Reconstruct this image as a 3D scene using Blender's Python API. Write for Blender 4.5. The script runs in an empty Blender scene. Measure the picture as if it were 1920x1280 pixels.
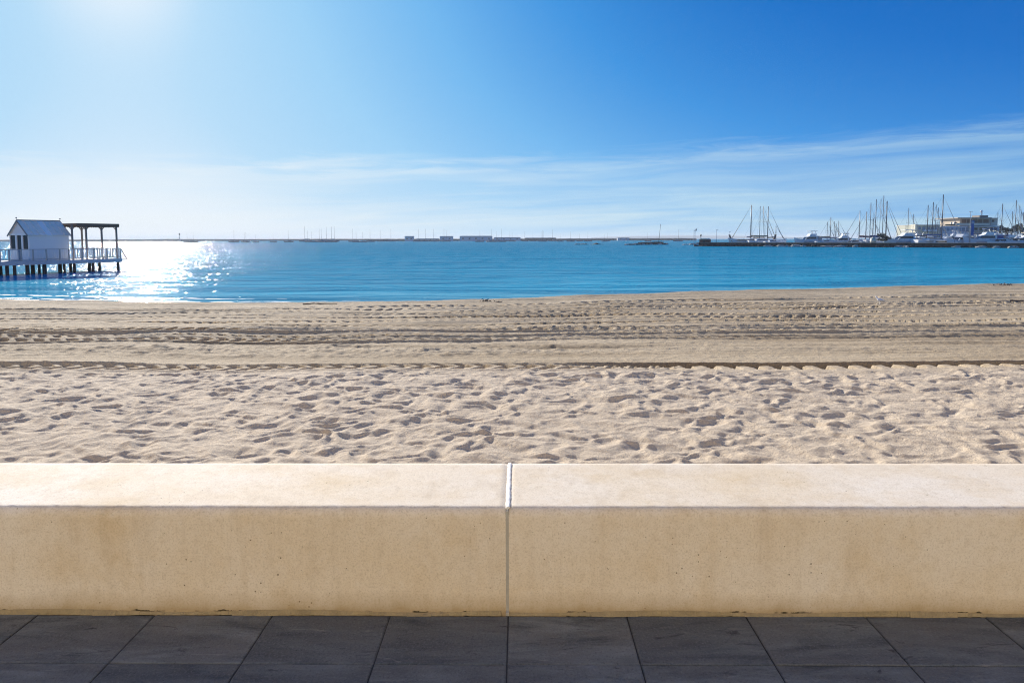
import bpy, math, random
import numpy as np
from mathutils import Matrix, Vector

random.seed(7)
RAD = math.radians
scn = bpy.context.scene
COL = scn.collection

# ------------------------------------------------------------------ camera
EYE = 1.6            # eye height over the promenade paving (z = 0)
WZ = -1.2            # sea level
FPX = 1280.0         # focal length in pixels of the 1920 px wide photograph (24 mm)
PITCH, ROLL = 4.5, -0.144
SHIFT_Y = -(192.0 - FPX * math.tan(RAD(PITCH))) / 1920.0
cam = bpy.data.cameras.new('camera')
cam.lens, cam.sensor_width, cam.shift_y = 24.0, 36.0, SHIFT_Y
cam.clip_start, cam.clip_end = 0.05, 60000.0
cam_o = bpy.data.objects.new('camera', cam)
COL.objects.link(cam_o)
CAM_R = Matrix.Rotation(RAD(90 - PITCH), 3, 'X') @ Matrix.Rotation(RAD(ROLL), 3, 'Z')
cam_o.rotation_euler = CAM_R.to_euler()
cam_o.location = (0, 0, EYE)
scn.camera = cam_o

# ------------------------------------------------------------------ light
SUN_AZ, SUN_EL = 29.3, 19.8          # degrees left of straight ahead, above the horizon
SUN_DIR = Vector((-math.sin(RAD(SUN_AZ)) * math.cos(RAD(SUN_EL)),
                  math.cos(RAD(SUN_AZ)) * math.cos(RAD(SUN_EL)), math.sin(RAD(SUN_EL))))
sun = bpy.data.lights.new('sun', 'SUN')
sun.energy, sun.angle, sun.color = 4.2, RAD(0.53), (1.0, 0.945, 0.86)
sun_o = bpy.data.objects.new('sun', sun)
sun_o.rotation_euler = SUN_DIR.to_track_quat('Z', 'Y').to_euler()
sun_o.location = (-40, 40, 60)
COL.objects.link(sun_o)

world = bpy.data.worlds.new('World')
scn.world = world
world.use_nodes = True
wn = world.node_tree
wn.nodes.clear()


class NT:
    """small helper for writing node trees"""
    def __init__(s, tree):
        s.t = tree

    def n(s, kind, ins=None, **props):
        nd = s.t.nodes.new(kind)
        for k, v in props.items():
            setattr(nd, k, v)
        for k, v in (ins or {}).items():
            s.set(nd, k, v)
        return nd

    def set(s, nd, k, v):
        sock = nd.inputs[k]
        if isinstance(v, bpy.types.NodeSocket):
            s.t.links.new(v, sock)
        elif isinstance(v, bpy.types.Node):
            s.t.links.new(v.outputs[0], sock)
        else:
            sock.default_value = v

    def math(s, op, a, b=0.0, c=0.0, clamp=False):
        nd = s.n('ShaderNodeMath', operation=op, use_clamp=clamp)
        for i, v in enumerate((a, b, c)):
            s.set(nd, i, v)
        return nd.outputs[0]

    def mix(s, fac, a, b, blend='MIX'):
        nd = s.n('ShaderNodeMix', data_type='RGBA', blend_type=blend)
        for k, v in ((0, fac), (6, a), (7, b)):
            s.set(nd, k, v if isinstance(v, (bpy.types.NodeSocket, float, int)) else
                  (tuple(v) + (1.0,) if len(v) == 3 else v))
        return nd.outputs[2]

    def ramp(s, fac, stops, interp='LINEAR'):
        nd = s.n('ShaderNodeValToRGB', {0: fac})
        cr = nd.color_ramp
        cr.interpolation = interp
        while len(cr.elements) < len(stops):
            cr.elements.new(0.5)
        for e, (p, c) in zip(cr.elements, stops):
            e.position = p
            e.color = (c, c, c, 1) if isinstance(c, (float, int)) else tuple(c) + (1,)
        return nd.outputs[0]

    def noise(s, vec, scale, detail=4.0, rough=0.55, dist=0.0):
        nd = s.n('ShaderNodeTexNoise', {'Scale': scale, 'Detail': detail, 'Roughness': rough, 'Distortion': dist})
        if vec is not None:
            s.set(nd, 'Vector', vec)
        return nd.outputs[0]

    def mapping(s, vec, scale=(1, 1, 1), loc=(0, 0, 0), rot=(0, 0, 0)):
        return s.n('ShaderNodeMapping', {'Vector': vec, 'Scale': scale, 'Location': loc, 'Rotation': rot}).outputs[0]

    def bump(s, h, dist, strength=1.0, normal=None):
        nd = s.n('ShaderNodeBump', {'Height': h, 'Distance': dist, 'Strength': strength})
        if normal is not None:
            s.set(nd, 'Normal', normal)
        return nd.outputs[0]


W = NT(wn)
sky = W.n('ShaderNodeTexSky', sky_type='NISHITA', sun_disc=False, sun_elevation=RAD(SUN_EL),
          sun_rotation=RAD(-SUN_AZ), altitude=0.0, air_density=1.0, dust_density=0.3, ozone_density=4.0)
wdir = W.n('ShaderNodeTexCoord').outputs['Generated']
sep = W.n('ShaderNodeSeparateXYZ', {0: wdir})
el = sep.outputs[2]
sund = W.n('ShaderNodeVectorMath', {0: wdir, 1: tuple(SUN_DIR)}, operation='DOT_PRODUCT').outputs['Value']
# the sky's brightness graded to the clear, deep azure of the photograph
lum = W.n('ShaderNodeRGBToBW', {0: sky.outputs[0]}).outputs[0]
aur = W.math('POWER', W.math('MAXIMUM', sund, 0.0), 260.0)
lum = W.math('ADD', W.math('MULTIPLY', lum, 0.1), W.math('ADD', W.math('MULTIPLY', aur, 0.55), W.math('MULTIPLY', W.math('POWER', W.math('MAXIMUM', sund, 0.0), 9.0), 0.42)))
skyc = W.ramp(W.math('MULTIPLY', lum, 0.4), [(0.08, (0.004, 0.12, 0.48)), (0.116, (0.008, 0.165, 0.58)), (0.18, (0.05, 0.30, 0.75)), (0.27, (0.17, 0.48, 0.87)),
                                            (0.40, (0.34, 0.64, 0.93)), (0.56, (0.48, 0.73, 0.95)), (0.74, (0.80, 0.90, 0.99)), (0.9, (1.0, 1.0, 1.0))])
# thin cirrus veil low over the sea: streaks in a layer seen edge-on
wz = W.math('ADD', el, W.math('MULTIPLY', sep.outputs[0], -0.03))
wob = W.math('MULTIPLY', W.math('SUBTRACT', W.noise(W.mapping(wdir, scale=(3.2, 3.2, 10)), 1.0, 3.0, 0.5), 0.5), 0.028)
fine = W.math('MULTIPLY', W.math('SUBTRACT', W.noise(W.mapping(wdir, scale=(7, 7, 75)), 1.0, 6.0, 0.62, 0.8), 0.5), 0.075)
edge = W.math('ADD', wz, W.math('ADD', wob, fine))
top = W.ramp(edge, [(0.0, 0.80), (0.03, 0.70), (0.065, 0.46), (0.085, 0.42), (0.098, 0.44), (0.112, 0.16), (0.126, 0.0)])
sv = W.n('ShaderNodeCombineXYZ', {0: W.math('MULTIPLY', sep.outputs[0], 2.6), 1: W.math('MULTIPLY', sep.outputs[1], 2.6), 2: W.math('MULTIPLY', W.math('ADD', wz, wob), 60.0)}).outputs[0]
streak = W.noise(sv, 1.0, 6.0, 0.55, 0.4)
veil = W.math('MULTIPLY', top, W.ramp(streak, [(0.32, 0.38), (0.66, 1.35)]), clamp=True)
cloud_c = W.ramp(sund, [(0.45, (0.42, 0.65, 0.80)), (0.75, (0.63, 0.80, 0.88)), (0.96, (0.86, 0.92, 0.955))])
skyc = W.mix(veil, skyc, cloud_c)
SKY_GAIN = 5.0
skyc = W.mix(1.0, skyc, (SKY_GAIN, SKY_GAIN, SKY_GAIN), 'MULTIPLY')
bg = W.n('ShaderNodeBackground', {'Color': skyc, 'Strength': 0.1})
out = W.n('ShaderNodeOutputWorld', {'Surface': bg.outputs[0]})

scn.view_settings.view_transform = 'Standard'
scn.view_settings.look = 'None'
scn.view_settings.gamma = 1.0
scn.view_settings.use_curve_mapping = False
scn.view_settings.exposure = 1.0
scn.render.engine = 'CYCLES'
scn.cycles.max_bounces = 6
scn.cycles.use_denoising = True
scn.cycles.denoising_prefilter = 'NONE'
scn.cycles.filter_width = 1.1
scn.cycles.sample_clamp_indirect = 6.0


# ------------------------------------------------------------------ pixel <-> place
def ray(px, py):
    """direction through a pixel of the 1920 x 1280 photograph"""
    v = CAM_R @ Vector(((px - 960) / FPX, (640 - py) / FPX + SHIFT_Y * 1920 / FPX, -1.0))
    return v


def on_z(px, py, z):
    v = ray(px, py)
    k = (z - EYE) / v.z
    return Vector((v.x * k, v.y * k, z))


def at_y(px, py, Y):
    v = ray(px, py)
    k = Y / v.y
    return Vector((v.x * k, Y, EYE + v.z * k))


# ------------------------------------------------------------------ object helpers
def tag(o, label=None, cat=None, group=None, kind=None):
    for k, v in (('label', label), ('category', cat), ('group', group), ('kind', kind)):
        if v:
            o[k] = v
    return o


def empty(name, loc=(0, 0, 0), rz=0.0, label=None, cat=None, group=None):
    o = bpy.data.objects.new(name, None)
    o.empty_display_size = 0.3
    o.location = loc
    o.rotation_euler = (0, 0, rz)
    COL.objects.link(o)
    return tag(o, label, cat, group)


class MB:
    """collects simple shapes, then links them as one mesh object"""
    def __init__(s):
        s.v, s.f, s.sm = [], [], []

    def add(s, verts, faces, smooth=False):
        b = len(s.v)
        s.v += [tuple(p) for p in verts]
        s.f += [tuple(i + b for i in f) for f in faces]
        s.sm += [smooth] * len(faces)
        return s

    def box(s, x0, x1, y0, y1, z0, z1):
        return s.add([(x0, y0, z0), (x1, y0, z0), (x1, y1, z0), (x0, y1, z0), (x0, y0, z1), (x1, y0, z1), (x1, y1, z1), (x0, y1, z1)],
                     [(0, 3, 2, 1), (4, 5, 6, 7), (0, 1, 5, 4), (1, 2, 6, 5), (2, 3, 7, 6), (3, 0, 4, 7)])

    def tube(s, a, b, r0, r1=None, n=6):
        a, b = Vector(a), Vector(b)
        r1 = r0 if r1 is None else r1
        d = (b - a)
        if d.length < 1e-6:
            return s
        q = d.to_track_quat('Z', 'Y')
        vs = []
        for c, r in ((a, r0), (b, r1)):
            for i in range(n):
                t = 2 * math.pi * i / n
                vs.append(c + q @ Vector((r * math.cos(t), r * math.sin(t), 0)))
        fs = [(i, (i + 1) % n, n + (i + 1) % n, n + i) for i in range(n)]
        fs += [tuple(range(n))[::-1], tuple(range(n, 2 * n))]
        return s.add(vs, fs, n > 5)

    def bar(s, a, b, w, h):
        """rectangular bar from a to b, w wide sideways, h tall"""
        a, b = Vector(a), Vector(b)
        d = (b - a).normalized()
        up = Vector((0, 0, 1)) if abs(d.z) < 0.95 else Vector((0, 1, 0))
        sd = d.cross(up).normalized()
        up = sd.cross(d).normalized()
        vs = []
        for c in (a, b):
            for i, j in ((-1, -1), (1, -1), (1, 1), (-1, 1)):
                vs.append(c + sd * (i * w / 2) + up * (j * h / 2))
        return s.add(vs, [(0, 1, 5, 4), (1, 2, 6, 5), (2, 3, 7, 6), (3, 0, 4, 7), (3, 2, 1, 0), (4, 5, 6, 7)])

    def prism(s, pts, y0, y1):
        """outline of (x, z) points pushed from y0 to y1"""
        n = len(pts)
        vs = [(x, y0, z) for x, z in pts] + [(x, y1, z) for x, z in pts]
        fs = [(i, (i + 1) % n, n + (i + 1) % n, n + i) for i in range(n)]
        return s.add(vs, fs + [tuple(range(n))[::-1], tuple(range(n, 2 * n))])

    def loft(s, rings, smooth=True, caps=True):
        n = len(rings[0])
        vs = [p for r in rings for p in r]
        fs = []
        for k in range(len(rings) - 1):
            for i in range(n):
                j = (i + 1) % n
                fs.append((k * n + i, k * n + j, (k + 1) * n + j, (k + 1) * n + i))
        s.add(vs, fs, smooth)
        if caps:
            s.add(rings[0], [tuple(range(n))[::-1]])
            s.add(rings[-1], [tuple(range(n))])
        return s

    def blob(s, c, r, seed=0, rough=0.25, n=8, m=5, flat=1.0):
        rnd = random.Random(seed)
        vs = [(c[0], c[1], c[2] - r[2])]
        for i in range(1, m):
            ph = -math.pi / 2 + math.pi * i / m
            for j in range(n):
                th = 2 * math.pi * (j + 0.5 * (i % 2)) / n
                k = 1 + rnd.uniform(-rough, rough)
                vs.append((c[0] + r[0] * k * math.cos(ph) * math.cos(th), c[1] + r[1] * k * math.cos(ph) * math.sin(th),
                           c[2] + r[2] * k * math.sin(ph)))
        vs.append((c[0], c[1], c[2] + r[2]))
        fs = [(0, 1 + (j + 1) % n, 1 + j) for j in range(n)]
        for i in range(m - 2):
            for j in range(n):
                a, b = 1 + i * n + j, 1 + i * n + (j + 1) % n
                fs.append((a, b, b + n, a + n))
        t = len(vs) - 1
        k = 1 + (m - 2) * n
        fs += [(k + j, k + (j + 1) % n, t) for j in range(n)]
        return s.add(vs, fs)

    def mesh(s, name, mat):
        me = bpy.data.meshes.new(name)
        me.from_pydata(s.v, [], s.f)
        me.polygons.foreach_set('use_smooth', s.sm)
        if mat:
            me.materials.append(mat)
        me.update()
        return me

    def build(s, name, mat, parent=None):
        o = bpy.data.objects.new(name, s.mesh(name, mat))
        COL.objects.link(o)
        if parent:
            o.parent = parent
        return o


def link(name, me, parent=None, loc=(0, 0, 0), rz=0.0):
    o = bpy.data.objects.new(name, me)
    o.location = loc
    o.rotation_euler = (0, 0, rz)
    COL.objects.link(o)
    if parent:
        o.parent = parent
    return o


def copy_tree(o, parent=None):
    c = o.copy()
    COL.objects.link(c)
    if parent:
        c.parent = parent
    for ch in list(o.children):
        copy_tree(ch, c)
    return c


# ------------------------------------------------------------------ materials
MATS = {}


def new_mat(name):
    m = bpy.data.materials.new(name)
    m.use_nodes = True
    m.node_tree.nodes.clear()
    return m, NT(m.node_tree)


def finish(m, t, **ins):
    b = t.n('ShaderNodeBsdfPrincipled', {k: v for k, v in ins.items()})
    t.n('ShaderNodeOutputMaterial', {'Surface': b.outputs[0]})
    return m


def plain(name, col, rough=0.6, var=0.12, scale=6.0, metal=0.0, bump=0.0):
    """a paint, timber or stone with slight uneven wear"""
    if name in MATS:
        return MATS[name]
    m, t = new_mat(name)
    oc = t.n('ShaderNodeTexCoord').outputs['Object']
    nz = t.noise(oc, scale, 5.0, 0.6)
    c = t.mix(nz, tuple(k * (1 - var) for k in col), tuple(min(1, k * (1 + var)) for k in col))
    kw = {'Base Color': c, 'Roughness': rough, 'Metallic': metal}
    if bump:
        kw['Normal'] = t.bump(t.noise(oc, scale * 4, 4.0), bump)
    MATS[name] = finish(m, t, **kw)
    return MATS[name]


# ------------------------------------------------------------------ noise for the terrain
_P = np.random.RandomState(3).permutation(512)
_P = np.concatenate([_P, _P, _P])
_G = np.random.RandomState(5).uniform(0, 2 * np.pi, 512)
_GX, _GY = np.cos(_G), np.sin(_G)


def perlin(x, y):
    xi, yi = np.floor(x).astype(int), np.floor(y).astype(int)
    xf, yf = x - xi, y - yi
    u, v = xf * xf * xf * (xf * (xf * 6 - 15) + 10), yf * yf * yf * (yf * (yf * 6 - 15) + 10)
    xi &= 511
    yi &= 511

    def g(i, j, fx, fy):
        h = _P[(_P[(xi + i) & 511] + yi + j) & 511]
        return _GX[h] * fx + _GY[h] * fy
    a = g(0, 0, xf, yf)
    b = g(1, 0, xf - 1, yf)
    c = g(0, 1, xf, yf - 1)
    d = g(1, 1, xf - 1, yf - 1)
    return 1.4 * ((a * (1 - u) + b * u) * (1 - v) + (c * (1 - u) + d * u) * v)


def sstep(a, b, x):
    t = np.clip((x - a) / (b - a), 0, 1)
    return t * t * (3 - 2 * t)


def worley(x, y, seed):
    """distance to the nearest of a jittered point per unit cell"""
    r = np.random.RandomState(seed)
    jx, jy = r.uniform(0.05, 0.95, 4096), r.uniform(0.05, 0.95, 4096)
    xi, yi = np.floor(x).astype(int), np.floor(y).astype(int)
    best = np.full(x.shape, 9.0)
    for i in (-1, 0, 1):
        for j in (-1, 0, 1):
            h = (_P[(_P[(xi + i) & 511] + yi + j) & 511] * 7 + ((xi + i) & 7) * 512) & 4095
            d = (xi + i + jx[h] - x) ** 2 + (yi + j + jy[h] - y) ** 2
            np.minimum(best, d, out=best)
    return best
# ================================================================== THE BEACH
SHORE_PX = [(-2600, 535), (-500, 556), (0, 562), (130, 566), (330, 570), (600, 570), (950, 562), (1300, 548), (1650, 540), (1900, 533), (2300, 526), (4200, 508)]
SHORE = [on_z(px, py, WZ) for px, py in SHORE_PX]
SHORE_X = np.array([p.x for p in SHORE])
SHORE_Y = np.array([p.y for p in SHORE])


def shore_y(x):
    x = np.asarray(x, float)
    y = (np.interp(x - 2, SHORE_X, SHORE_Y) + np.interp(x, SHORE_X, SHORE_Y) + np.interp(x + 2, SHORE_X, SHORE_Y)) / 3
    return y + 0.25 * perlin(x * 0.35, x * 0 + 9.3) + 0.1 * perlin(x * 1.1, x * 0 + 2.3)


rs = np.random.RandomState(11)
PRINTS = []
for i in range(700):
    PRINTS.append((rs.uniform(-10, 10), rs.uniform(3.1, 8.9), rs.uniform(0.035, 0.065) * (1.5 if i % 7 == 0 else 1), rs.uniform(0.06, 0.13),
                   rs.uniform(0, math.pi), rs.uniform(0.018, 0.05)))

# y at x=0, slope, half width, lug spacing, depth, chevron lean, strength on the left, strength on the right
TRACKS = [
    (8.62, -0.004, 0.20, 0.27, 0.035, 0.9, 0.9, -0.9),
    (12.1, 0.012, 0.22, 0.30, 0.055, 0.9, 1.0, 0.55),
    (13.0, 0.010, 0.19, 0.28, 0.045, -0.8, 0.5, 0.7),
    (14.1, 0.016, 0.25, 0.34, 0.060, 1.0, 1.0, 0.8),
    (15.4, 0.014, 0.23, 0.30, 0.050, 0.9, 0.6, 0.8),
    (16.9, 0.012, 0.26, 0.30, 0.055, -0.9, 0.6, 0.9),
    (18.3, 0.014, 0.27, 0.31, 0.055, 0.9, 0.9, 1.0),
    (19.9, 0.030, 0.29, 0.34, 0.060, 0.8, 0.5, 1.0),
    (21.5, 0.034, 0.29, 0.33, 0.060, -0.8, 0.4, 1.0),
    (23.3, 0.03, 0.32, 0.36, 0.060, 0.8, 0.7, 0.9),
    (25.3, 0.10, 0.34, 0.42, 0.060, 0.6, 0.5, 1.0),
]


def beach_z(X, Y, prints=False, coarse=False):
    ys = shore_y(X[0, :])[None, :]
    k = (Y - 8.0) / (ys - 8.0)
    z = np.where(k < 0, 0.0, WZ * np.where(k < 1, k, 1 + (k - 1) * 1.2))
    z = np.maximum(z, -4.0)
    # a lip at the top of the swash
    z += 0.07 * np.exp(-((ys - Y - 1.2) / 0.8) ** 2)
    if coarse:
        return z - 0.14
    near = 1 - sstep(8.15, 8.5, Y + 0.12 * perlin(X * 1.3, Y * 1.3))
    far = 1 - near
    dry = sstep(0.1, 1.4, ys - Y)
    z += 0.03 * perlin(X * 0.4, Y * 0.4) * dry
    # trampled dry sand
    wx = X + 0.13 * perlin(X * 2.6 + 7, Y * 3.1) + 0.03 * perlin(X * 8, Y * 9)
    wy = Y + 0.13 * perlin(X * 2.6, Y * 3.1 + 5) + 0.03 * perlin(X * 8 + 4, Y * 9 + 2)
    n2 = perlin(wx * 6.6 + 3, wy * 7.4)
    n3 = perlin(X * 13.0, Y * 14.0)
    amp = np.clip(0.9 + 0.45 * perlin(X * 0.9 + 3, Y * 1.1), 0.55, 1.25)
    amp2 = np.clip(0.55 + 0.8 * perlin(X * 1.3 + 13, Y * 1.5), 0.0, 1.25)
    if np.min(Y) < 8.6:
        w1 = np.minimum(worley(wx * 4.8, wy * 5.6, 1), 0.62)
        w2 = np.minimum(worley(wx * 8.5 + 5, wy * 9.0, 2), 0.6)
        z += near * (0.027 * amp * w1 + 0.017 * amp2 * w2 - 0.013)
    z += near * amp * (0.020 * perlin(wx * 3.1 + 31, wy * 3.7) + 0.0175 * (1 - 2 * np.abs(perlin(wx * 4.4 + 40, wy * 5.2))) + 0.0130 * perlin(wx * 5.8 + 11, wy * 6.6))
    z += near * (0.0045 * n2 + 0.0036 * n3 + 0.016 * perlin(X * 1.3, Y * 1.6))
    if prints:
        x0, y0 = X[0, 0], Y[0, 0]
        dx, dy = X[0, 1] - X[0, 0], Y[1, 0] - Y[0, 0]
        P = np.zeros_like(X)
        for (cx, cy, a, b, th, dep) in PRINTS:
            R = 2.4 * max(a, b)
            i0, i1 = int((cx - R - x0) / dx), int((cx + R - x0) / dx)
            j0, j1 = int((cy - R - y0) / dy), int((cy + R - y0) / dy)
            i0, i1, j0, j1 = max(i0, 0), min(i1, X.shape[1]), max(j0, 0), min(j1, X.shape[0])
            if i1 <= i0 or j1 <= j0:
                continue
            ax, ay = X[j0:j1, i0:i1] - cx, Y[j0:j1, i0:i1] - cy
            u = (ax * math.cos(th) + ay * math.sin(th)) / b
            w = (-ax * math.sin(th) + ay * math.cos(th)) / a
            q = u * u + w * w
            P[j0:j1, i0:i1] += dep * (-np.exp(-q * 1.1) + 0.55 * np.exp(-(np.sqrt(q) - 1.45) ** 2 * 5))
        z += near * P * 0.07
    # graded sand: a layer spread by the tractor, blade furrows along the beach, clods
    # right half: the tyre has bitten a trench along the graded layer, leaving lug blocks; on the left only a low step
    yl = Y + 0.004 * X
    rt = sstep(0.6, 2.4, X + 0.5 * perlin(X * 0.8, X * 0 + 3))
    lf = 1 - sstep(-6.5, -3.5, X)
    z += (0.012 + 0.018 * rt + 0.025 * lf) * sstep(8.84, 8.885, yl + 0.012 * perlin(X * 5, Y * 2)) * far
    trench = sstep(8.49, 8.54, yl) * (1 - sstep(8.84, 8.885, yl))
    ph = X / 0.285 + 0.16 * perlin(X * 1.1, X * 0 + 4.4) + 0.35 * (yl - 8.5) * (1 - 0.8 * sstep(2.5, 5, X))
    q = np.abs((ph % 1.0) - 0.5) * 2
    tall = 8.765 + 0.05 * perlin(X * 2.7, X * 0 + 1.7)
    blk = (1 - sstep(0.50, 0.72, q + 0.2 * perlin(X * 4, Y * 3))) * (1 - sstep(tall - 0.03, tall + 0.03, yl))
    z += rt * far * trench * (-0.10 + 0.108 * blk)
    fur = perlin(X * 0.12 + 4, Y * 1.9) * 0.6 + perlin(X * 0.35, Y * 3.7) * 0.4
    z += far * dry * 0.065 * fur * sstep(8.9, 10.5, Y)
    clod_band = sstep(9.3, 10.0, Y) * (1 - sstep(10.9, 11.6, Y)) * (1 - 0.75 * sstep(-1, 3, X)) + 0.35 * sstep(11.5, 13, Y)
    clod = np.abs(perlin(X * 7, Y * 6)) * 0.5 + np.maximum(perlin(X * 3.3, Y * 3.3 + 8), 0)
    z += far * dry * clod_band * 0.045 * clod
    z += far * dry * 0.009 * perlin(X * 9, Y * 8)
    tr_mask = 0.75 + 0.5 * perlin(X * 0.25 + 8, Y * 0.6)
    for (ty, sl, hw, sp, dep, lean, sl_, sr_) in TRACKS:
        wob = 0.025 * perlin(X * 0.3 + ty, X * 0 + ty)
        v = (Y - ty - sl * X - wob) / hw
        if np.abs(v).min() > 1.6:
            continue
        env = 1 - sstep(0.75, 1.1, np.abs(v))
        rim = np.exp(-((np.abs(v) - 1.25) / 0.22) ** 2)
        jit = 0.12 * perlin(X * 1.7, Y * 0 + ty * 3)
        ph = (X + lean * hw * np.abs(v)) / sp + jit
        sq = sstep(0.46, 0.60, np.abs((ph % 1.0) - 0.5) * 2)
        st = (sl_ + (sr_ - sl_) * sstep(-4 - ty * 0.3, 4 + ty * 0.3, X)) * np.clip(tr_mask + 0.15, 0.7, 1.3) * dry
        st = np.maximum(st, 0)
        if ty < 9:
            st = 0.95 * (1 - rt)
        z += (2.8 if ty > 9 else 1.8) * st * (env * (-dep + dep * 1.25 * (1 - sq)) + rim * dep * 0.35)
    return z


def grid_faces(ny, nx, base):
    i = np.arange((ny - 1) * (nx - 1))
    r, c = i // (nx - 1), i % (nx - 1)
    a = base + r * nx + c
    return np.stack([a, a + 1, a + nx + 1, a + nx], 1)


def np_mesh(name, V, F, mat, smooth=True):
    me = bpy.data.meshes.new(name)
    me.vertices.add(len(V))
    me.vertices.foreach_set('co', np.ascontiguousarray(V, dtype=np.float32).ravel())
    me.loops.add(F.size)
    me.loops.foreach_set('vertex_index', np.ascontiguousarray(F, dtype=np.int32).ravel())
    me.polygons.add(len(F))
    me.polygons.foreach_set('loop_start', np.arange(0, F.size, F.shape[1], dtype=np.int32))
    me.polygons.foreach_set('loop_total', np.full(len(F), F.shape[1], dtype=np.int32))
    me.polygons.foreach_set('use_smooth', np.full(len(F), smooth))
    me.update(calc_edges=True)
    me.validate()
    me.materials.append(mat)
    return me


def sand_material():
    m, t = new_mat('sand')
    g = t.n('ShaderNodeNewGeometry').outputs['Position']
    sp = t.n('ShaderNodeSeparateXYZ', {0: g})
    big = t.noise(t.mapping(g, (0.25, 0.9, 1)), 1.0, 4.0)
    graded = t.math('ADD', sp.outputs[1], t.math('MULTIPLY', t.math('SUBTRACT', t.noise(g, 1.2, 3.0), 0.5), 0.5))
    gm = t.ramp(t.math('DIVIDE', graded, 40.0), [(0.20, 0.0), (0.222, 1.0)])
    dry = t.mix(big, (0.64, 0.505, 0.35), (0.70, 0.565, 0.405))
    streak = t.noise(t.mapping(g, (0.16, 1.5, 1)), 1.0, 5.0, 0.6)
    moist = t.mix(t.ramp(streak, [(0.33, 0.0), (0.62, 1.0)]), (0.34, 0.245, 0.14), (0.56, 0.435, 0.275))
    c = t.mix(gm, dry, moist)
    cut = t.math('MULTIPLY', t.math('GREATER_THAN', sp.outputs[1], 8.80), t.math('LESS_THAN', sp.outputs[1], 8.89))  # shade on the ledge face painted dark into the sand colour
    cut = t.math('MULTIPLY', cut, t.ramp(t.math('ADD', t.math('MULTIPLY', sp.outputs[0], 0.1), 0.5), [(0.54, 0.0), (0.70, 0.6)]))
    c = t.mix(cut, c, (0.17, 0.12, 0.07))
    fine = t.noise(g, 45.0, 3.0, 0.7)
    c = t.mix(t.ramp(fine, [(0.3, 0.22), (0.7, 0.0)]), c, (0.20, 0.16, 0.115))
    # scattered shell grit and bits of dry weed
    grit = t.n('ShaderNodeTexVoronoi', {'Vector': g, 'Scale': 9.0, 'Randomness': 1.0})
    spk = t.math('LESS_THAN', grit.outputs['Distance'], 0.045)
    pick = t.math('GREATER_THAN', t.n('ShaderNodeSeparateXYZ', {0: grit.outputs['Color']}).outputs[0], 0.72)
    c = t.mix(t.math('MULTIPLY', t.math('MULTIPLY', spk, pick), 0.75), c, (0.09, 0.07, 0.05))
    # wet edge
    wet = t.ramp(t.math('SUBTRACT', sp.outputs[2], WZ), [(0.02, 1.0), (0.10, 0.0)])
    c = t.mix(t.math('MULTIPLY', wet, 0.55), c, (0.16, 0.115, 0.07))
    rough = t.math('SUBTRACT', 0.95, t.math('MULTIPLY', wet, 0.6))
    b1 = t.bump(t.noise(g, 24.0, 6.0, 0.7), 0.024)
    b2 = t.bump(t.noise(g, 140.0, 3.0, 0.7), 0.004, 1.0, b1)
    return finish(m, t, **{'Base Color': c, 'Roughness': rough, 'Normal': b2, 'Specular IOR Level': 0.2})


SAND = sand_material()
VV, FF, nb = [], [], 0
for (x0, x1, dx, y0, y1, dy, pr) in ((-9.4, 9.4, 0.018, 3.28, 8.2, 0.0145, True), (-15.0, 15.0, 0.029, 8.2, 14.0, 0.028, True),
                                     (-33.0, 34.0, 0.066, 14.0, 45.0, 0.085, False)):
    xs = np.linspace(x0, x1, int((x1 - x0) / dx) + 1)
    ysv = np.linspace(y0, y1, int(round((y1 - y0) / dy)) + 1)
    X, Y = np.meshgrid(xs, ysv)
    Z = beach_z(X, Y, pr)
    VV.append(np.stack([X.ravel(), Y.ravel(), Z.ravel()], 1))
    FF.append(grid_faces(len(ysv), len(xs), nb))
    nb += X.size
# coarse continuation beside and below
xs = np.concatenate([np.linspace(-400, -40, 46), np.linspace(-36, 40, 96), np.linspace(46, 400, 46)])
ysv = np.concatenate([np.linspace(3.3, 60, 90), np.linspace(65, 400, 24)])
X, Y = np.meshgrid(xs, ysv)
Z = beach_z(X, Y, coarse=True)
VV.append(np.stack([X.ravel(), Y.ravel(), Z.ravel()], 1))
FF.append(grid_faces(len(ysv), len(xs), nb))
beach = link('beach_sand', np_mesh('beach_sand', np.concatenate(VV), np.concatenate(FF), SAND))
tag(beach, kind='structure', label='pale trampled sand with tractor tread marks along the water')
del VV, FF, X, Y, Z

# ================================================================== THE SEA


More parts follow.
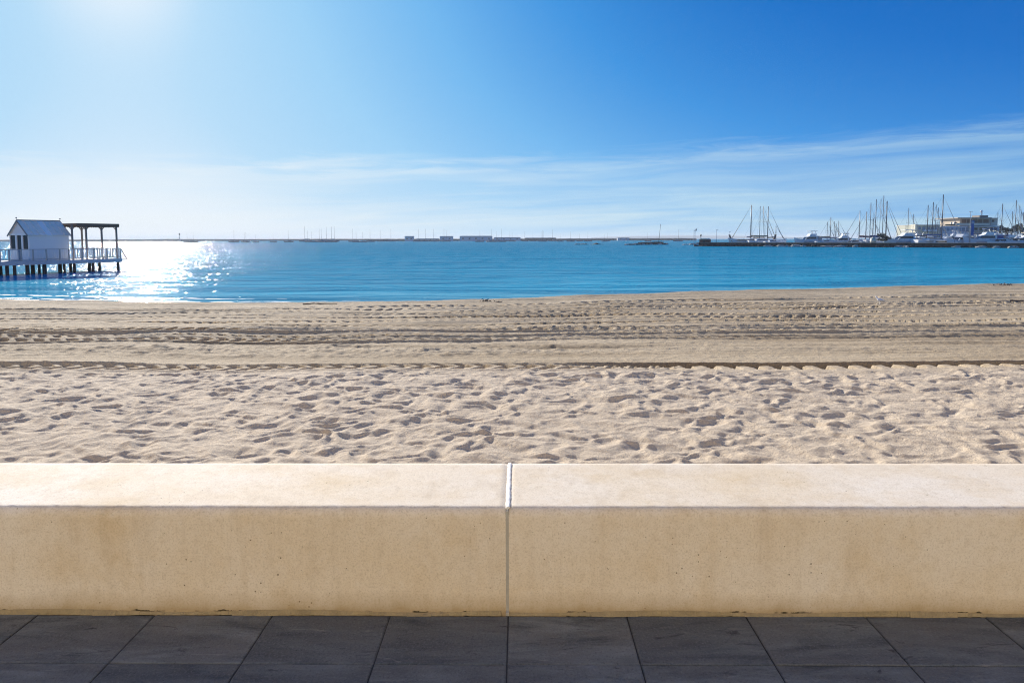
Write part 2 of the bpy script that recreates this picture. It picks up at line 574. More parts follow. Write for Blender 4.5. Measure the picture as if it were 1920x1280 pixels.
def water_material():
    m, t = new_mat('water')
    g = t.n('ShaderNodeNewGeometry').outputs['Position']
    sp = t.n('ShaderNodeSeparateXYZ', {0: g})
    # shallow over sand is paler
    dist = t.math('SUBTRACT', sp.outputs[1], t.math('MULTIPLY', sp.outputs[0], 0.2))
    c = t.ramp(t.math('DIVIDE', dist, 200.0), [(0.14, (0.17, 0.41, 0.46)), (0.19, (0.03, 0.32, 0.46)), (0.35, (0.002, 0.255, 0.40)), (1.0, (0.002, 0.215, 0.345))])
    ripple_tone = t.noise(t.mapping(g, (0.06, 0.42, 1)), 1.0, 7.0, 0.72)  # light and dark of the ripples painted into the water colour
    c = t.mix(t.ramp(ripple_tone, [(0.42, 0.0), (0.60, 0.75)]), c, (0.001, 0.16, 0.28))
    # wave slopes taken from the height of four trains of waves, so that far water stays as rough as near water;
    # the sheltered shallows are calmer, and breezes ruffle the water in patches
    calm = t.ramp(t.math('DIVIDE', dist, 200.0), [(0.14, 0.22), (0.30, 0.46), (0.65, 1.0)])
    gust = t.ramp(t.noise(t.mapping(g, (0.16, 0.42, 1)), 1.0, 3.0, 0.6), [(0.34, 0.50), (0.66, 1.30)])
    paws = t.ramp(t.noise(t.mapping(g, (0.5, 0.11, 1), (3, 8, 0)), 1.0, 4.0, 0.75), [(0.38, 0.25), (0.50, 0.7), (0.60, 1.4), (0.70, 2.0)])
    ruf = t.math('MULTIPLY', calm, t.math('MULTIPLY', gust, paws))

    def height(off):
        p = t.n('ShaderNodeVectorMath', {0: g, 1: off}, operation='ADD').outputs[0]
        big, small = None, None
        for k, (sc, rot, amp) in enumerate((((0.045, 0.20, 1), 4, 0.55), ((0.34, 0.85, 1), 11, 0.26), ((3.2, 2.8, 1), -16, 0.20), ((6.5, 8.0, 1), 8, 0.058))):
            h = t.math('MULTIPLY', t.noise(t.mapping(p, sc, rot=(0, 0, RAD(rot))), 1.0, 1.0, 0.5), amp)
            if k < 2:
                big = h if big is None else t.math('ADD', big, h)
            else:
                small = h if small is None else t.math('ADD', small, h)
        return big, small
    E = 0.04
    (b0, s0), (bx, s_x), (by, s_y) = height((0, 0, 0)), height((E, 0, 0)), height((0, E, 0))

    def slope(p0, p1, q0, q1):
        return t.math('DIVIDE', t.math('ADD', t.math('MULTIPLY', t.math('SUBTRACT', p0, p1), t.math('MAXIMUM', calm, 0.85)), t.math('MULTIPLY', t.math('SUBTRACT', q0, q1), ruf)), E)
    nv = t.n('ShaderNodeCombineXYZ', {0: slope(b0, bx, s0, s_x), 1: slope(b0, by, s0, s_y), 2: 1.0}).outputs[0]
    b = t.n('ShaderNodeVectorMath', {0: nv}, operation='NORMALIZE').outputs[0]
    # a ruffled sea turns its facets to the viewer, so it never mirrors the horizon fully
    fr = t.math('MULTIPLY', t.n('ShaderNodeFresnel', {'IOR': 1.33, 'Normal': b}).outputs[0], 0.22)
    dif = t.n('ShaderNodeBsdfDiffuse', {'Color': c, 'Normal': b})
    glo = t.n('ShaderNodeBsdfGlossy', {'Color': (1, 1, 1, 1), 'Roughness': 0.09, 'Normal': b})
    mx = t.n('ShaderNodeMixShader', {0: fr, 1: dif.outputs[0], 2: glo.outputs[0]})
    t.n('ShaderNodeOutputMaterial', {'Surface': mx.outputs[0]})
    return m


WATER = water_material()
xs = np.concatenate([-np.geomspace(12000, 60, 40), np.linspace(-55, 60, 60), np.geomspace(65, 12000, 40)])
ysv = np.concatenate([np.linspace(15, 120, 60), np.geomspace(125, 12000, 50)])
X, Y = np.meshgrid(xs, ysv)
Z = np.full_like(X, WZ)
sea = link('sea', np_mesh('sea', np.stack([X.ravel(), Y.ravel(), Z.ravel()], 1), grid_faces(len(ysv), len(xs), 0), WATER))
tag(sea, kind='structure', label='calm blue sea with the sun glittering on the left')


# ================================================================== PROMENADE AND SEAT WALL
def slate_material():
    m, t = new_mat('slate')
    oi = t.n('ShaderNodeObjectInfo').outputs['Random']
    g = t.n('ShaderNodeNewGeometry').outputs['Position']
    off = t.n('ShaderNodeVectorMath', {0: g, 1: t.n('ShaderNodeCombineXYZ', {0: t.math('MULTIPLY', oi, 37.0), 1: t.math('MULTIPLY', oi, 19.0)}).outputs[0]}, operation='ADD').outputs[0]
    st = t.noise(t.mapping(off, (2.2, 9.0, 3.0)), 1.0, 7.0, 0.66, 0.8)
    c = t.mix(t.ramp(st, [(0.34, 0.0), (0.66, 1.0)]), (0.052, 0.058, 0.056), (0.225, 0.232, 0.208))
    patch = t.noise(t.mapping(off, (3.0, 5.0, 3.0), (4, 2, 0)), 1.0, 4.0, 0.6)
    c = t.mix(t.ramp(patch, [(0.42, 0.0), (0.60, 0.75)]), c, (0.15, 0.142, 0.122))
    c = t.mix(t.math('MULTIPLY', oi, 0.45), c, (0.068, 0.078, 0.082))
    speck = t.noise(g, 95.0, 3.0, 0.8)
    c = t.mix(t.ramp(speck, [(0.54, 0.0), (0.72, 0.65)]), c, (0.21, 0.21, 0.22))
    c = t.mix(t.ramp(speck, [(0.28, 0.6), (0.45, 0.0)]), c, (0.016, 0.017, 0.022))
    pale = t.noise(t.mapping(off, (4.0, 24.0, 1)), 1.0, 5.0, 0.7, 1.4)
    c = t.mix(t.ramp(pale, [(0.63, 0.0), (0.70, 0.7)]), c, (0.24, 0.225, 0.20))
    dk = t.noise(t.mapping(off, (5.0, 20.0, 1), (9, 4, 0)), 1.0, 5.0, 0.7, 1.0)
    c = t.mix(t.ramp(dk, [(0.62, 0.0), (0.68, 0.7)]), c, (0.012, 0.012, 0.015))
    b = t.bump(st, 0.008)
    b = t.bump(t.noise(g, 60.0, 5.0, 0.75), 0.004, 1.0, b)
    return finish(m, t, **{'Base Color': c, 'Roughness': 0.6, 'Normal': b, 'Specular IOR Level': 0.3})


SLATE = slate_material()
WALL_D = on_z(950, 1152, 0).y           # front foot of the seat wall
WALL_A = RAD(-0.55)
prom = MB()
prom.box(-120, 120, -60, WALL_D + 0.5, -0.4, -0.007).box(-120, 120, WALL_D + 0.5, WALL_D + 0.55, -0.4, -0.03)
prom = prom.build('promenade', plain('joint_mortar', (0.055, 0.052, 0.047), 0.9, 0.6, 9.0, bump=0.004))
tag(prom, kind='structure', label='dark slate promenade paving in the shade of the seat wall')
SLAB_W, SLAB_D, JOINT = 0.505, 0.335, 0.005


def slab_mesh(seed):
    r = random.Random(seed)
    w, d, e = SLAB_W / 2 - JOINT / 2, SLAB_D / 2 - JOINT / 2, 0.004
    rings = []
    for (k, z) in ((0, -0.006), (0, -0.004), (e * 0.5, -0.0015), (e * 1.6, 0.0)):
        rings.append([(-w + k, -d + k, z), (w - k, -d + k, z), (w - k, d - k, z), (-w + k, d - k, z)])
    return MB().loft(rings, smooth=False).mesh('paving_slab', SLATE)


slabs = [slab_mesh(i) for i in range(3)]
jx0 = on_z(953, 1152, 0).x
for row in range(5):
    for c in range(-9, 9):
        x = jx0 + (c + 0.5) * SLAB_W
        y = -(row + 0.5) * SLAB_D
        p = Matrix.Rotation(WALL_A, 3, 'Z') @ Vector((x, y, 0))
        o = link('paving_slab', random.choice(slabs), prom, (p.x, p.y + WALL_D - 0.004, random.uniform(-0.0015, 0.0015)), WALL_A)


def stone_material():
    m, t = new_mat('wall_stone')
    g = t.n('ShaderNodeTexCoord').outputs['Object']
    sp = t.n('ShaderNodeSeparateXYZ', {0: g})
    big = t.noise(t.mapping(g, (0.9, 1.4, 1.3)), 1.3, 5.0, 0.6)
    c = t.mix(t.ramp(big, [(0.32, 0.0), (0.68, 1.0)]), (0.73, 0.60, 0.425), (0.78, 0.69, 0.565))
    och = t.noise(t.mapping(g, (1.5, 2.0, 1.2), (5, 1, 2)), 1.5, 6.0, 0.68)
    c = t.mix(t.ramp(och, [(0.47, 0.0), (0.70, 0.6)]), c, (0.64, 0.475, 0.265))
    # rain runs and damp patches
    runs = t.noise(t.mapping(g, (9.0, 6.0, 0.8), (2, 7, 1)), 1.0, 4.0, 0.6)
    c = t.mix(t.ramp(runs, [(0.52, 0.0), (0.76, 0.30)]), c, (0.43, 0.31, 0.18))
    mott = t.noise(g, 26.0, 5.0, 0.72)
    c = t.mix(t.ramp(mott, [(0.30, 0.28), (0.50, 0.0)]), c, (0.46, 0.34, 0.20))
    c = t.mix(t.ramp(mott, [(0.55, 0.0), (0.75, 0.35)]), c, (0.80, 0.74, 0.64))
    grain = t.noise(g, 120.0, 3.0, 0.8)
    c = t.mix(t.ramp(grain, [(0.34, 0.38), (0.50, 0.0)]), c, (0.32, 0.23, 0.13))
    c = t.mix(t.ramp(grain, [(0.56, 0.0), (0.74, 0.30)]), c, (0.84, 0.78, 0.68))

    def pit_mask(scale, rmax, keep, lo):
        v = t.n('ShaderNodeTexVoronoi', {'Vector': g, 'Scale': scale})
        ps = t.n('ShaderNodeSeparateXYZ', {0: v.outputs['Color']})
        clump = t.ramp(t.noise(g, 2.6, 3.0), [(lo, 0.25), (lo + 0.2, 1.0)])
        rad = t.math('MULTIPLY', t.math('MULTIPLY', ps.outputs[1], rmax), clump)
        return t.math('LESS_THAN', v.outputs['Distance'], t.math('MULTIPLY', rad, t.math('GREATER_THAN', ps.outputs[0], keep)))
    pit = t.math('MAXIMUM', pit_mask(20.0, 0.08, 0.76, 0.42), pit_mask(44.0, 0.17, 0.5, 0.44))
    c = t.mix(t.math('MULTIPLY', pit, 0.8), c, (0.13, 0.085, 0.045))
    # ochre splash stain and grime along the foot
    wob = t.math('ADD', sp.outputs[2], t.math('MULTIPLY', t.noise(t.mapping(g, (5, 6, 2)), 1.0, 5.0, 0.65), -0.09))
    foot = t.ramp(t.math('ADD', wob, 0.03), [(0.0, 0.75), (0.03, 0.40), (0.09, 0.0)])
    c = t.mix(foot, c, (0.36, 0.24, 0.10))
    grime = t.math('MULTIPLY', t.math('LESS_THAN', sp.outputs[2], t.math('MULTIPLY', t.noise(t.mapping(g, (14, 5, 3)), 1.0, 4.0, 0.7), 0.034)),
                   t.ramp(t.noise(t.mapping(g, (3, 5, 1)), 1.0, 4.0, 0.7), [(0.50, 0.0), (0.55, 0.92)]))
    c = t.mix(grime, c, (0.035, 0.025, 0.012))
    b = t.bump(t.math('SUBTRACT', grain, t.math('MULTIPLY', pit, 3.0)), 0.0014)
    b = t.bump(mott, 0.0012, 1.0, b)
    return finish(m, t, **{'Base Color': c, 'Roughness': 0.85, 'Normal': b, 'Specular IOR Level': 0.25})


STONE = stone_material()
WALL_H = at_y(950, 953, WALL_D).z
back = on_z(950, 866, WALL_H)
WALL_W = back.y - WALL_D
print('wall', WALL_D, WALL_H, WALL_W)


def wall_block(x0, x1, seed):
    """long stone bench block with a worn, slightly chipped nose"""
    xs = np.linspace(x0, x1, int((x1 - x0) / 0.015) + 1)
    r = np.random.RandomState(seed)
    prof = [(0.0, -0.03), (0.0, 0.10), (0.0, WALL_H * 0.6), (0.0, WALL_H - 0.052), (0.0, WALL_H - 0.036), (0.004, WALL_H - 0.022), (0.011, WALL_H - 0.010), (0.020, WALL_H - 0.0025),
            (0.030, WALL_H), (0.040, WALL_H + 0.0002), (0.06, WALL_H + 0.0003), (WALL_W * 0.5, WALL_H + 0.002), (WALL_W - 0.05, WALL_H + 0.0003), (WALL_W - 0.02, WALL_H), (WALL_W - 0.004, WALL_H - 0.008), (WALL_W, WALL_H - 0.03), (WALL_W, -0.4)]
    chip = np.maximum(0, perlin(xs * 9 + seed * 7, xs * 0 + 3.1) - 0.5) * 0.014 + np.maximum(0, perlin(xs * 31, xs * 0 + seed) - 0.2) * 0.008 + np.maximum(0, perlin(xs * 14, xs * 0 + seed + 5) - 0.3) * 0.006
    wav = 0.0012 * perlin(xs * 2.2, xs * 0 + seed)
    V = []
    n_top = len(prof) - 3
    for i, x in enumerate(xs):
        for j, (y, z) in enumerate(prof):
            k = chip[i] if j in (5, 6, 7) else 0
            xx = x
            if i == 0 or i == len(xs) - 1:
                if 5 <= j <= n_top:
                    z -= 0.006
            V.append((xx, y + k + (wav[i] if j < 6 else 0), z - k * 0.8 + (wav[i] if j > 5 else 0)))
    n = len(prof)
    F = grid_faces(len(xs), n, 0)[:, ::-1]
    mb = MB()
    mb.add(V, [tuple(f) for f in F.tolist()], True)
    L = len(xs) - 1
    mb.add([V[j] for j in range(n)], [tuple(range(n))])
    mb.add([V[L * n + j] for j in range(n)], [tuple(range(n))[::-1]])
    return mb


wx = at_y(951, 1000, WALL_D).x
for nm, x0, x1, sd, lab in (('l', -9.0, wx - 0.0065, 1, 'cream stone seat wall block on the left, ochre stained at its foot'),
                            ('r', wx + 0.0065, 9.0, 2, 'cream stone seat wall block on the right of the mortar joint')):
    root = empty('stone_seat_wall', (0, WALL_D, 0), WALL_A, lab, 'seat wall', 'stone seat wall blocks along the promenade')
    wall_block(x0, x1, sd).build('stone_block', STONE, root)
    fil = MB()
    for i in range(int((x1 - x0) / 0.05)):
        xa = x0 + i * 0.05
        w = 0.010 + 0.006 * math.sin(i * 0.7 + sd) * math.sin(i * 0.23)
        hgt = 0.016 + 0.006 * math.sin(i * 0.31 + 2 * sd)
        fil.add([(xa, -w, 0.0005), (xa + 0.05, -w, 0.0005), (xa + 0.05, -0.001, hgt), (xa, -0.001, hgt)], [(0, 1, 2, 3)])
    fil.build('foot_mortar', plain('foot_mortar', (0.33, 0.25, 0.13), 0.95, 0.45, 14.0, bump=0.01), root)
# mortar in the joint, a few mm back, with a smeared white cap on the top
jroot = empty('mortar_joint', (0, WALL_D, 0), WALL_A, 'narrow pale mortar joint between the two seat wall blocks', 'mortar joint')
MB().box(wx - 0.0064, wx + 0.0064, 0.0015, WALL_W - 0.01, 0.001, WALL_H - 0.012).box(wx - 0.0064, wx + 0.0064, -0.011, 0.0014, 0.0006, 0.016).build('joint_fill', plain('mortar', (0.42, 0.385, 0.325), 0.9, 0.2, 25.0, bump=0.004), jroot)
cap = MB()
r = random.Random(4)
N = 40
ring = []
for i in range(N + 1):
    y = 0.012 + (WALL_W - 0.03) * i / N
    a, b2 = 0.006 + r.uniform(0, 0.003), 0.014 + r.uniform(-0.002, 0.003)
    ring.append([(wx - a, y, WALL_H - 0.004), (wx - a * 0.3, y, WALL_H + 0.003), (wx + b2 * 0.7, y, WALL_H + 0.0045), (wx + b2, y, WALL_H + 0.0005), (wx, y, WALL_H - 0.011)])
cap.loft(ring)
cap.build('mortar_cap', plain('mortar_white', (0.78, 0.75, 0.69), 0.85, 0.08, 40.0, bump=0.004), jroot)

# ------------------------------------------------------------------ unseen building added behind the camera to bounce warm sunlight into the shade
HB = -13.0
hb = empty('bounce_building', (0, HB, 0), 0, 'long cream rendered building added unseen behind the viewer to bounce sunlight', 'building')
cream = plain('cream_render', (0.80, 0.675, 0.485), 0.9, 0.06, 0.8)
wm = MB()
cols = [-56 + 4 * i for i in range(29)]
wm.box(-60, 60, -8, -0.5, -0.4, 16.9)
NF = 5
LV = [(0.2, 2.3)] + [(3.7 + 3.1 * k, 5.3 + 3.1 * k) for k in range(NF - 1)]
HT = LV[-1][1] + 1.2
zz = [-0.4] + [q for l in LV for q in l] + [HT]
for z0, z1 in zip(zz[0::2], zz[1::2]):
    wm.box(-60, 60, -0.498, 0, z0, z1)
for i, x in enumerate(cols):
    for z0, z1 in LV:
        wm.box(x - 2 if i else -60, x - 0.6, -0.498, -0.002, z0, z1).box(x + 0.6, x + 2 if i < len(cols) - 1 else 60, -0.498, -0.002, z0, z1)
wm.build('wall', cream, hb)
MB().box(-60.2, 60.2, -8.2, 0.25, HT + 0.002, HT + 0.3).build('cornice', plain('pale_stone', (0.66, 0.6, 0.5), 0.85), hb)
frame_m = plain('green_shutter', (0.10, 0.16, 0.12), 0.5)
glass_m = plain('dark_glass', (0.03, 0.04, 0.05), 0.08, 0.02)
wf = MB().box(-0.6, -0.52, -0.06, 0, 0, 1.6).box(0.52, 0.6, -0.06, 0, 0, 1.6).box(-0.52, 0.52, -0.06, 0, 0, 0.08).box(-0.52, 0.52, -0.06, 0, 1.52, 1.6).box(-0.03, 0.03, -0.06, 0, 0.08, 1.52).mesh('window', frame_m)
gl = MB().box(-0.52, 0.52, -0.05, -0.03, 0.08, 1.52).mesh('pane', glass_m)
for x in cols:
    for z, sc in [(l[0], (l[1] - l[0]) / 1.6) for l in LV]:
        w_ = link('window' if z > 1 else 'door', wf, hb, (x, -0.2, z))
        w_.scale = (1, 1, sc)
        link('pane', gl, w_)


def project(p):
    v = CAM_R.transposed() @ (Vector(p) - Vector((0, 0, EYE)))
    return 960 + FPX * v.x / -v.z, 640 - FPX * (v.y / -v.z - SHIFT_Y * 1920 / FPX)


# ------------------------------------------------------------------ shared paints
M_WHITE = plain('white_paint', (0.80, 0.80, 0.80), 0.45, 0.06, 2.0)
M_GEL = plain('white_gelcoat', (0.74, 0.74, 0.72), 0.25, 0.04, 0.6)
M_CREAM = plain('cream_paint', (0.62, 0.56, 0.44), 0.6, 0.08, 0.5)
M_GREY = plain('grey_paint', (0.30, 0.32, 0.34), 0.6, 0.12, 1.5)
M_DARK = plain('dark_void', (0.018, 0.016, 0.017), 0.5, 0.3, 3.0)
M_GLASS = plain('tinted_glass', (0.015, 0.02, 0.03), 0.08, 0.05, 1.0)
M_BROWN = plain('brown_timber', (0.17, 0.105, 0.07), 0.75, 0.25, 5.0)
M_PILE = plain('wet_timber', (0.045, 0.034, 0.028), 0.6, 0.5, 4.0, bump=0.02)
M_DECK = plain('weathered_timber', (0.42, 0.42, 0.41), 0.8, 0.25, 5.0)
M_ALU = plain('mast_metal', (0.075, 0.078, 0.085), 0.4, 0.1, 1.0, 0.2)
M_WIRE = plain('rigging_wire', (0.09, 0.10, 0.12), 0.5, 0.1, 1.0)
M_BLUE = plain('blue_canvas', (0.02, 0.08, 0.25), 0.8, 0.15, 2.0)
M_NAVY = plain('navy_paint', (0.02, 0.03, 0.08), 0.3, 0.1, 1.0)
M_RED = plain('rust_red', (0.28, 0.07, 0.04), 0.6, 0.2, 2.0)
M_TAN = plain('tan_canvas', (0.45, 0.36, 0.24), 0.8, 0.15, 2.0)
M_ZINC = plain('zinc_sheet', (0.90, 0.80, 0.67), 0.5, 0.10, 2.5)
M_ROCK = plain('dark_rock', (0.05, 0.043, 0.036), 0.9, 0.45, 0.8, bump=0.1)
M_PALE_ROCK = plain('pale_rock', (0.42, 0.37, 0.30), 0.9, 0.2, 0.9, bump=0.1)
M_CONC = plain('old_concrete', (0.26, 0.235, 0.20), 0.9, 0.25, 0.6)
M_TERR = plain('beige_render', (0.45, 0.36, 0.26), 0.85, 0.08, 0.4)

# ================================================================== THE BATHING HUT AND ITS PIER
PL, PR = on_z(0, 517.5, WZ), on_z(226, 507.5, WZ)
pu = (PR - PL).normalized()
pn = Vector((-pu.y, pu.x, 0))
PANG = math.atan2(pu.y, pu.x)
DZ = (at_y(0, 490.5, PL.y).z + at_y(226, 485.6, PR.y).z) / 2


def pier_s(px, t):
    lo, hi = -20.0, 40.0
    for _ in range(50):
        m = (lo + hi) / 2
        if project(PL + pu * m + pn * t)[0] < px:
            lo = m
        else:
            hi = m
    return lo


def pier_pt(s, t, z):
    p = PL + pu * s + pn * t
    return Vector((p.x, p.y, z))


def pier_z(px, py, t):
    s = pier_s(px, t)
    p = PL + pu * s + pn * t
    return at_y(px, py, p.y).z


S_END = pier_s(229, 0.0)
PW = 3.9
pier = empty('pier', pier_pt(0, 0, 0), PANG, 'timber pier on dark piles carrying the white bathing hut', 'pier')
pk = MB()
s = -27.0
while s < S_END - 0.01:
    e = min(s + 0.19, S_END)
    pk.box(s, e - 0.012, 0.0, PW, DZ - 0.05, DZ + random.uniform(-0.004, 0.004))
    s += 0.19
pk = pk.build('deck_planks', M_DECK, pier)
tag(pk, kind='stuff')
MB().box(-27, S_END + 0.02, -0.06, -0.002, DZ - 0.30, DZ + 0.02).build('edge_beam', plain('blue_grey_timber', (0.50, 0.53, 0.56), 0.7, 0.15, 4.0), pier)
MB().box(-27, S_END, PW + 0.002, PW + 0.06, DZ - 0.30, DZ + 0.02).build('edge_beam', M_DECK, pier)
MB().box(S_END + 0.002, S_END + 0.06, 0.0, PW, DZ - 0.30, DZ + 0.02).build('edge_beam', M_DECK, pier)
pm = MB().tube((0, 0, WZ - 1.5), (0, 0, DZ - 0.30), 0.15, 0.13, 8).mesh('pile', M_PILE)
beams = MB()
for t, pxs in ((0.22, (14, 28, 52, 84, 121, 140, 175, 222)), (2.4, (1, 62, 74, 113, 133, 168, 187))):
    for px in pxs:
        s = pier_s(px, t)
        o = link('pile', pm, pier, (s, t, 0), random.uniform(0, 6))
        o.scale = (random.uniform(0.8, 1.15),) * 2 + (1,)
        if t < 1:
            beams.box(s - 0.1, s + 0.1, 0.02, PW - 0.02, DZ - 0.299, DZ - 0.056)
for k in range(7):
    for t in (0.22, 2.4):
        link('pile', pm, pier, (-2.2 - 3.0 * k, t, 0), k)
beams.build('cross_beams', M_PILE, pier)

# the railing along the seaward edge
rail = empty('pier_railing', pier_pt(0, 0, DZ), PANG, 'low white timber railing along the edge of the pier', 'railing')
RH = pier_z(150, 466.5, 0.08) - DZ
s_h0, s_h1 = pier_s(58, 0.95), pier_s(132, 0.95)
t_h1 = 0.95
for _ in range(60):
    t_h1 += 0.05
    if project(pier_pt(s_h0, t_h1, DZ))[0] <= 22:
        break
MB().bar((-27, 0.07, RH), (S_END, 0.07, RH), 0.07, 0.05).bar((-27, 0.07, 0.14), (S_END, 0.07, 0.14), 0.05, 0.05).build('rail', M_DECK, rail)
MB().bar((S_END, 0.12, RH), (S_END, PW - 0.05, RH), 0.07, 0.05).bar((S_END, 0.12, 0.14), (S_END, PW - 0.05, 0.14), 0.05, 0.05).build('rail', M_DECK, rail)
MB().bar((s_h1 + 0.2, PW - 0.1, RH), (S_END - 0.05, PW - 0.1, RH), 0.07, 0.05).bar((s_h1 + 0.2, PW - 0.1, 0.14), (S_END - 0.05, PW - 0.1, 0.14), 0.05, 0.05).build('rail', M_DECK, rail)
post = MB().box(-0.045, 0.045, -0.045, 0.045, 0, 0.03 + RH).mesh('post', M_DECK)
for px in (3, 20, 43, 65, 90, 115, 132, 156, 178, 203, 228):
    link('post', post, rail, (pier_s(px, 0.0), -0.012 + 0.07, 0))
bal = MB()
s = pier_s(133, 0.0)
while s < S_END - 0.1:
    bal.box(s - 0.032, s + 0.032, 0.055, 0.085, 0.165, RH - 0.026)
    bal.box(s - 0.032, s + 0.032, PW - 0.115, PW - 0.085, 0.165, RH - 0.026)
    s += 0.24
for k in range(14):
    bal.box(S_END - 0.015, S_END + 0.015, 0.3 + 0.24 * k, 0.36 + 0.24 * k, 0.165, RH - 0.026)
s = -26.0
while s < pier_s(21, 0.0):
    bal.box(s - 0.02, s + 0.02, 0.058, 0.082, 0.165, RH - 0.026)
    s += 0.26
s = pier_s(22, 0.0)
while s < pier_s(132, 0.0):
    bal.box(s - 0.008, s + 0.008, 0.062, 0.078, 0.165, RH - 0.026)
    s += 0.20
tag(bal.build('balusters', M_WHITE, rail), kind='stuff')
# sloping hand rail of the bathing steps at the pier's end
steps = empty('boarding_landing', pier_pt(S_END, 0, DZ), PANG, 'small landing with a sloping hand rail at the right end of the pier', 'landing')
for t in (0.1, 1.0):
    MB().bar((0.02, t, RH), (0.55, t, 0.02), 0.05, 0.06).build('hand_rail', M_DECK, steps)
MB().box(0.064, 0.62, 0.0, 1.1, -0.10, -0.03).build('landing', M_DECK, steps)

# hut
HL, HW = s_h1 - s_h0, t_h1 - 0.95
EZ = pier_z(62, 438.8, 0.95) - DZ
sm_ = (s_h0 + s_h1) / 2
pm_ = pier_pt(s_h0, 0.95 + HW / 2, 0)
RZ = at_y(40, 412.6, pm_.y).z - DZ
print('pier', PL, PR, 'DZ', DZ, 'hut', HL, HW, EZ, RZ, 'rail', RH)
hut = empty('bathing_hut', pier_pt(s_h0, 0.95, DZ), PANG, 'small white bathing hut with a gabled zinc roof on the pier', 'hut')
w = MB()
nb_ = 11
for k in range(nb_):                                  # lapped boards on the two long walls and the back
    z0, z1 = 0.02 + EZ * k / nb_, 0.02 + EZ * (k + 1) / nb_ - 0.004
    for sgn, yy in ((-1, 0), (1, HW)):
        w.add([(0.06, yy - 0.0 * sgn, z0), (HL - 0.06, yy, z0), (HL - 0.06, yy, z1), (0.06, yy, z1),
               (0.06, yy + sgn * 0.022, z0), (HL - 0.06, yy + sgn * 0.022, z0), (HL - 0.06, yy + sgn * 0.006, z1), (0.06, yy + sgn * 0.006, z1)],
              [(4, 5, 6, 7), (0, 4, 7, 3), (1, 2, 6, 5), (3, 7, 6, 2), (0, 1, 5, 4), (0, 3, 2, 1)])
w.build('wall_boards', plain('pale_blue_white_paint', (0.78, 0.80, 0.82), 0.6, 0.05, 3.0), hut)
MB().box(0.05, HL - 0.05, 0.004, HW - 0.004, 0.0, EZ).build('wall_frame', M_WHITE, hut)
cb = MB()
for x in (0, HL - 0.08):
    for y in (-0.03, HW - 0.05):
        cb.box(x, x + 0.08, y, y + 0.08, 0, EZ)
cb.build('corner_posts', M_WHITE, hut)
for nm, x0, x1 in (('front_gable', 0.0, 0.06), ('rear_gable', HL - 0.06, HL)):
    v = [(x0, 0.0, EZ), (x0, HW, EZ), (x0, HW / 2, RZ - 0.05), (x1, 0.0, EZ), (x1, HW, EZ), (x1, HW / 2, RZ - 0.05)]
    MB().add(v, [(0, 1, 2), (5, 4, 3), (0, 3, 4, 1), (1, 4, 5, 2), (2, 5, 3, 0)]).build('gable', plain('lilac_white_paint', (0.78, 0.74, 0.73), 0.6, 0.06, 3.0), hut)
# front wall: sill panels, posts, dark openings and the door
fz = at_y(30, 467, pm_.y).z - DZ
oh = EZ - 0.10
fr = MB()
ys_ = [0.0, 0.10, 0.30 * HW, 0.385 * HW, 0.62 * HW, 0.705 * HW, HW - 0.08, HW]
for i in range(0, 8, 2):
    fr.box(-0.04, 0.048, ys_[i] + 0.002, ys_[i + 1], 0, oh)
fr.box(-0.04, 0.048, 0.002, HW, oh + 0.002, EZ + 0.08)
fr.build('front_frame', M_WHITE, hut)
for i in (1, 5):
    MB().box(-0.02, 0.046, ys_[i] + 0.002, ys_[i + 1] - 0.002, 0.0, fz).build('sill_panel', M_WHITE, hut)
    wd = MB().box(0.028, 0.046, ys_[i] + 0.002, ys_[i + 1] - 0.002, fz + 0.004, oh - 0.002).build('window', M_DARK, hut)
    lv = MB()
    for k in range(7):
        zz_ = fz + 0.05 + (oh - fz - 0.08) * k / 7
        lv.bar((0.012, ys_[i] + 0.02, zz_ + 0.05), (0.012, ys_[i + 1] - 0.02, zz_ + 0.05), 0.02, 0.075)
    lv.build('louvres', plain('dark_louvre', (0.03, 0.022, 0.022), 0.5, 0.3), wd)
dr = MB().box(0.02, 0.046, ys_[3] + 0.002, ys_[4] - 0.002, 0.02, oh - 0.002).build('door', M_DARK, hut)
MB().box(-0.004, 0.016, ys_[3] + 0.03, ys_[4] - 0.03, 0.08, fz - 0.05).build('door_panel', plain('slate_blue_paint', (0.12, 0.17, 0.24), 0.5), dr)
MB().blob((-0.01, ys_[4] - 0.07, fz + 0.05), (0.02, 0.02, 0.02), 1, 0.0).build('door_knob', M_GREY, dr)
# roof: two slopes of standing-seam sheets, each sheet its own piece
OV, OE = 0.14, 0.14
sl = (RZ - EZ) / (HW / 2)
n_sh = 7
Mz2 = plain('zinc_sheet_bright', (0.92, 0.88, 0.82), 0.4, 0.04, 2.5)
roof = MB().bar((-OV, HW / 2, RZ + 0.02), (HL + OV, HW / 2, RZ + 0.02), 0.12, 0.05).build('roof', plain('dark_ridge', (0.16, 0.17, 0.19), 0.6), hut)
for sgn in (-1, 1):
    ye = HW / 2 + sgn * (HW / 2 + OE)
    ze = RZ - sl * (HW / 2 + OE)
    for k in range(n_sh):
        xa = -OV + (HL + 2 * OV) * k / n_sh
        xb = -OV + (HL + 2 * OV) * (k + 1) / n_sh - 0.006
        b = MB().add([(xa, ye, ze), (xb, ye, ze), (xb, HW / 2, RZ), (xa, HW / 2, RZ), (xa, ye, ze - 0.03), (xb, ye, ze - 0.03), (xb, HW / 2, RZ - 0.03), (xa, HW / 2, RZ - 0.03)],
                     [(0, 1, 2, 3), (7, 6, 5, 4), (0, 4, 5, 1), (1, 5, 6, 2), (3, 2, 6, 7), (0, 3, 7, 4)])
        b.bar((xa + 0.01, ye, ze + 0.02), (xa + 0.01, HW / 2, RZ + 0.02), 0.022, 0.04)
        b.build('roof_sheet', Mz2 if k in (3,) else M_ZINC, roof)
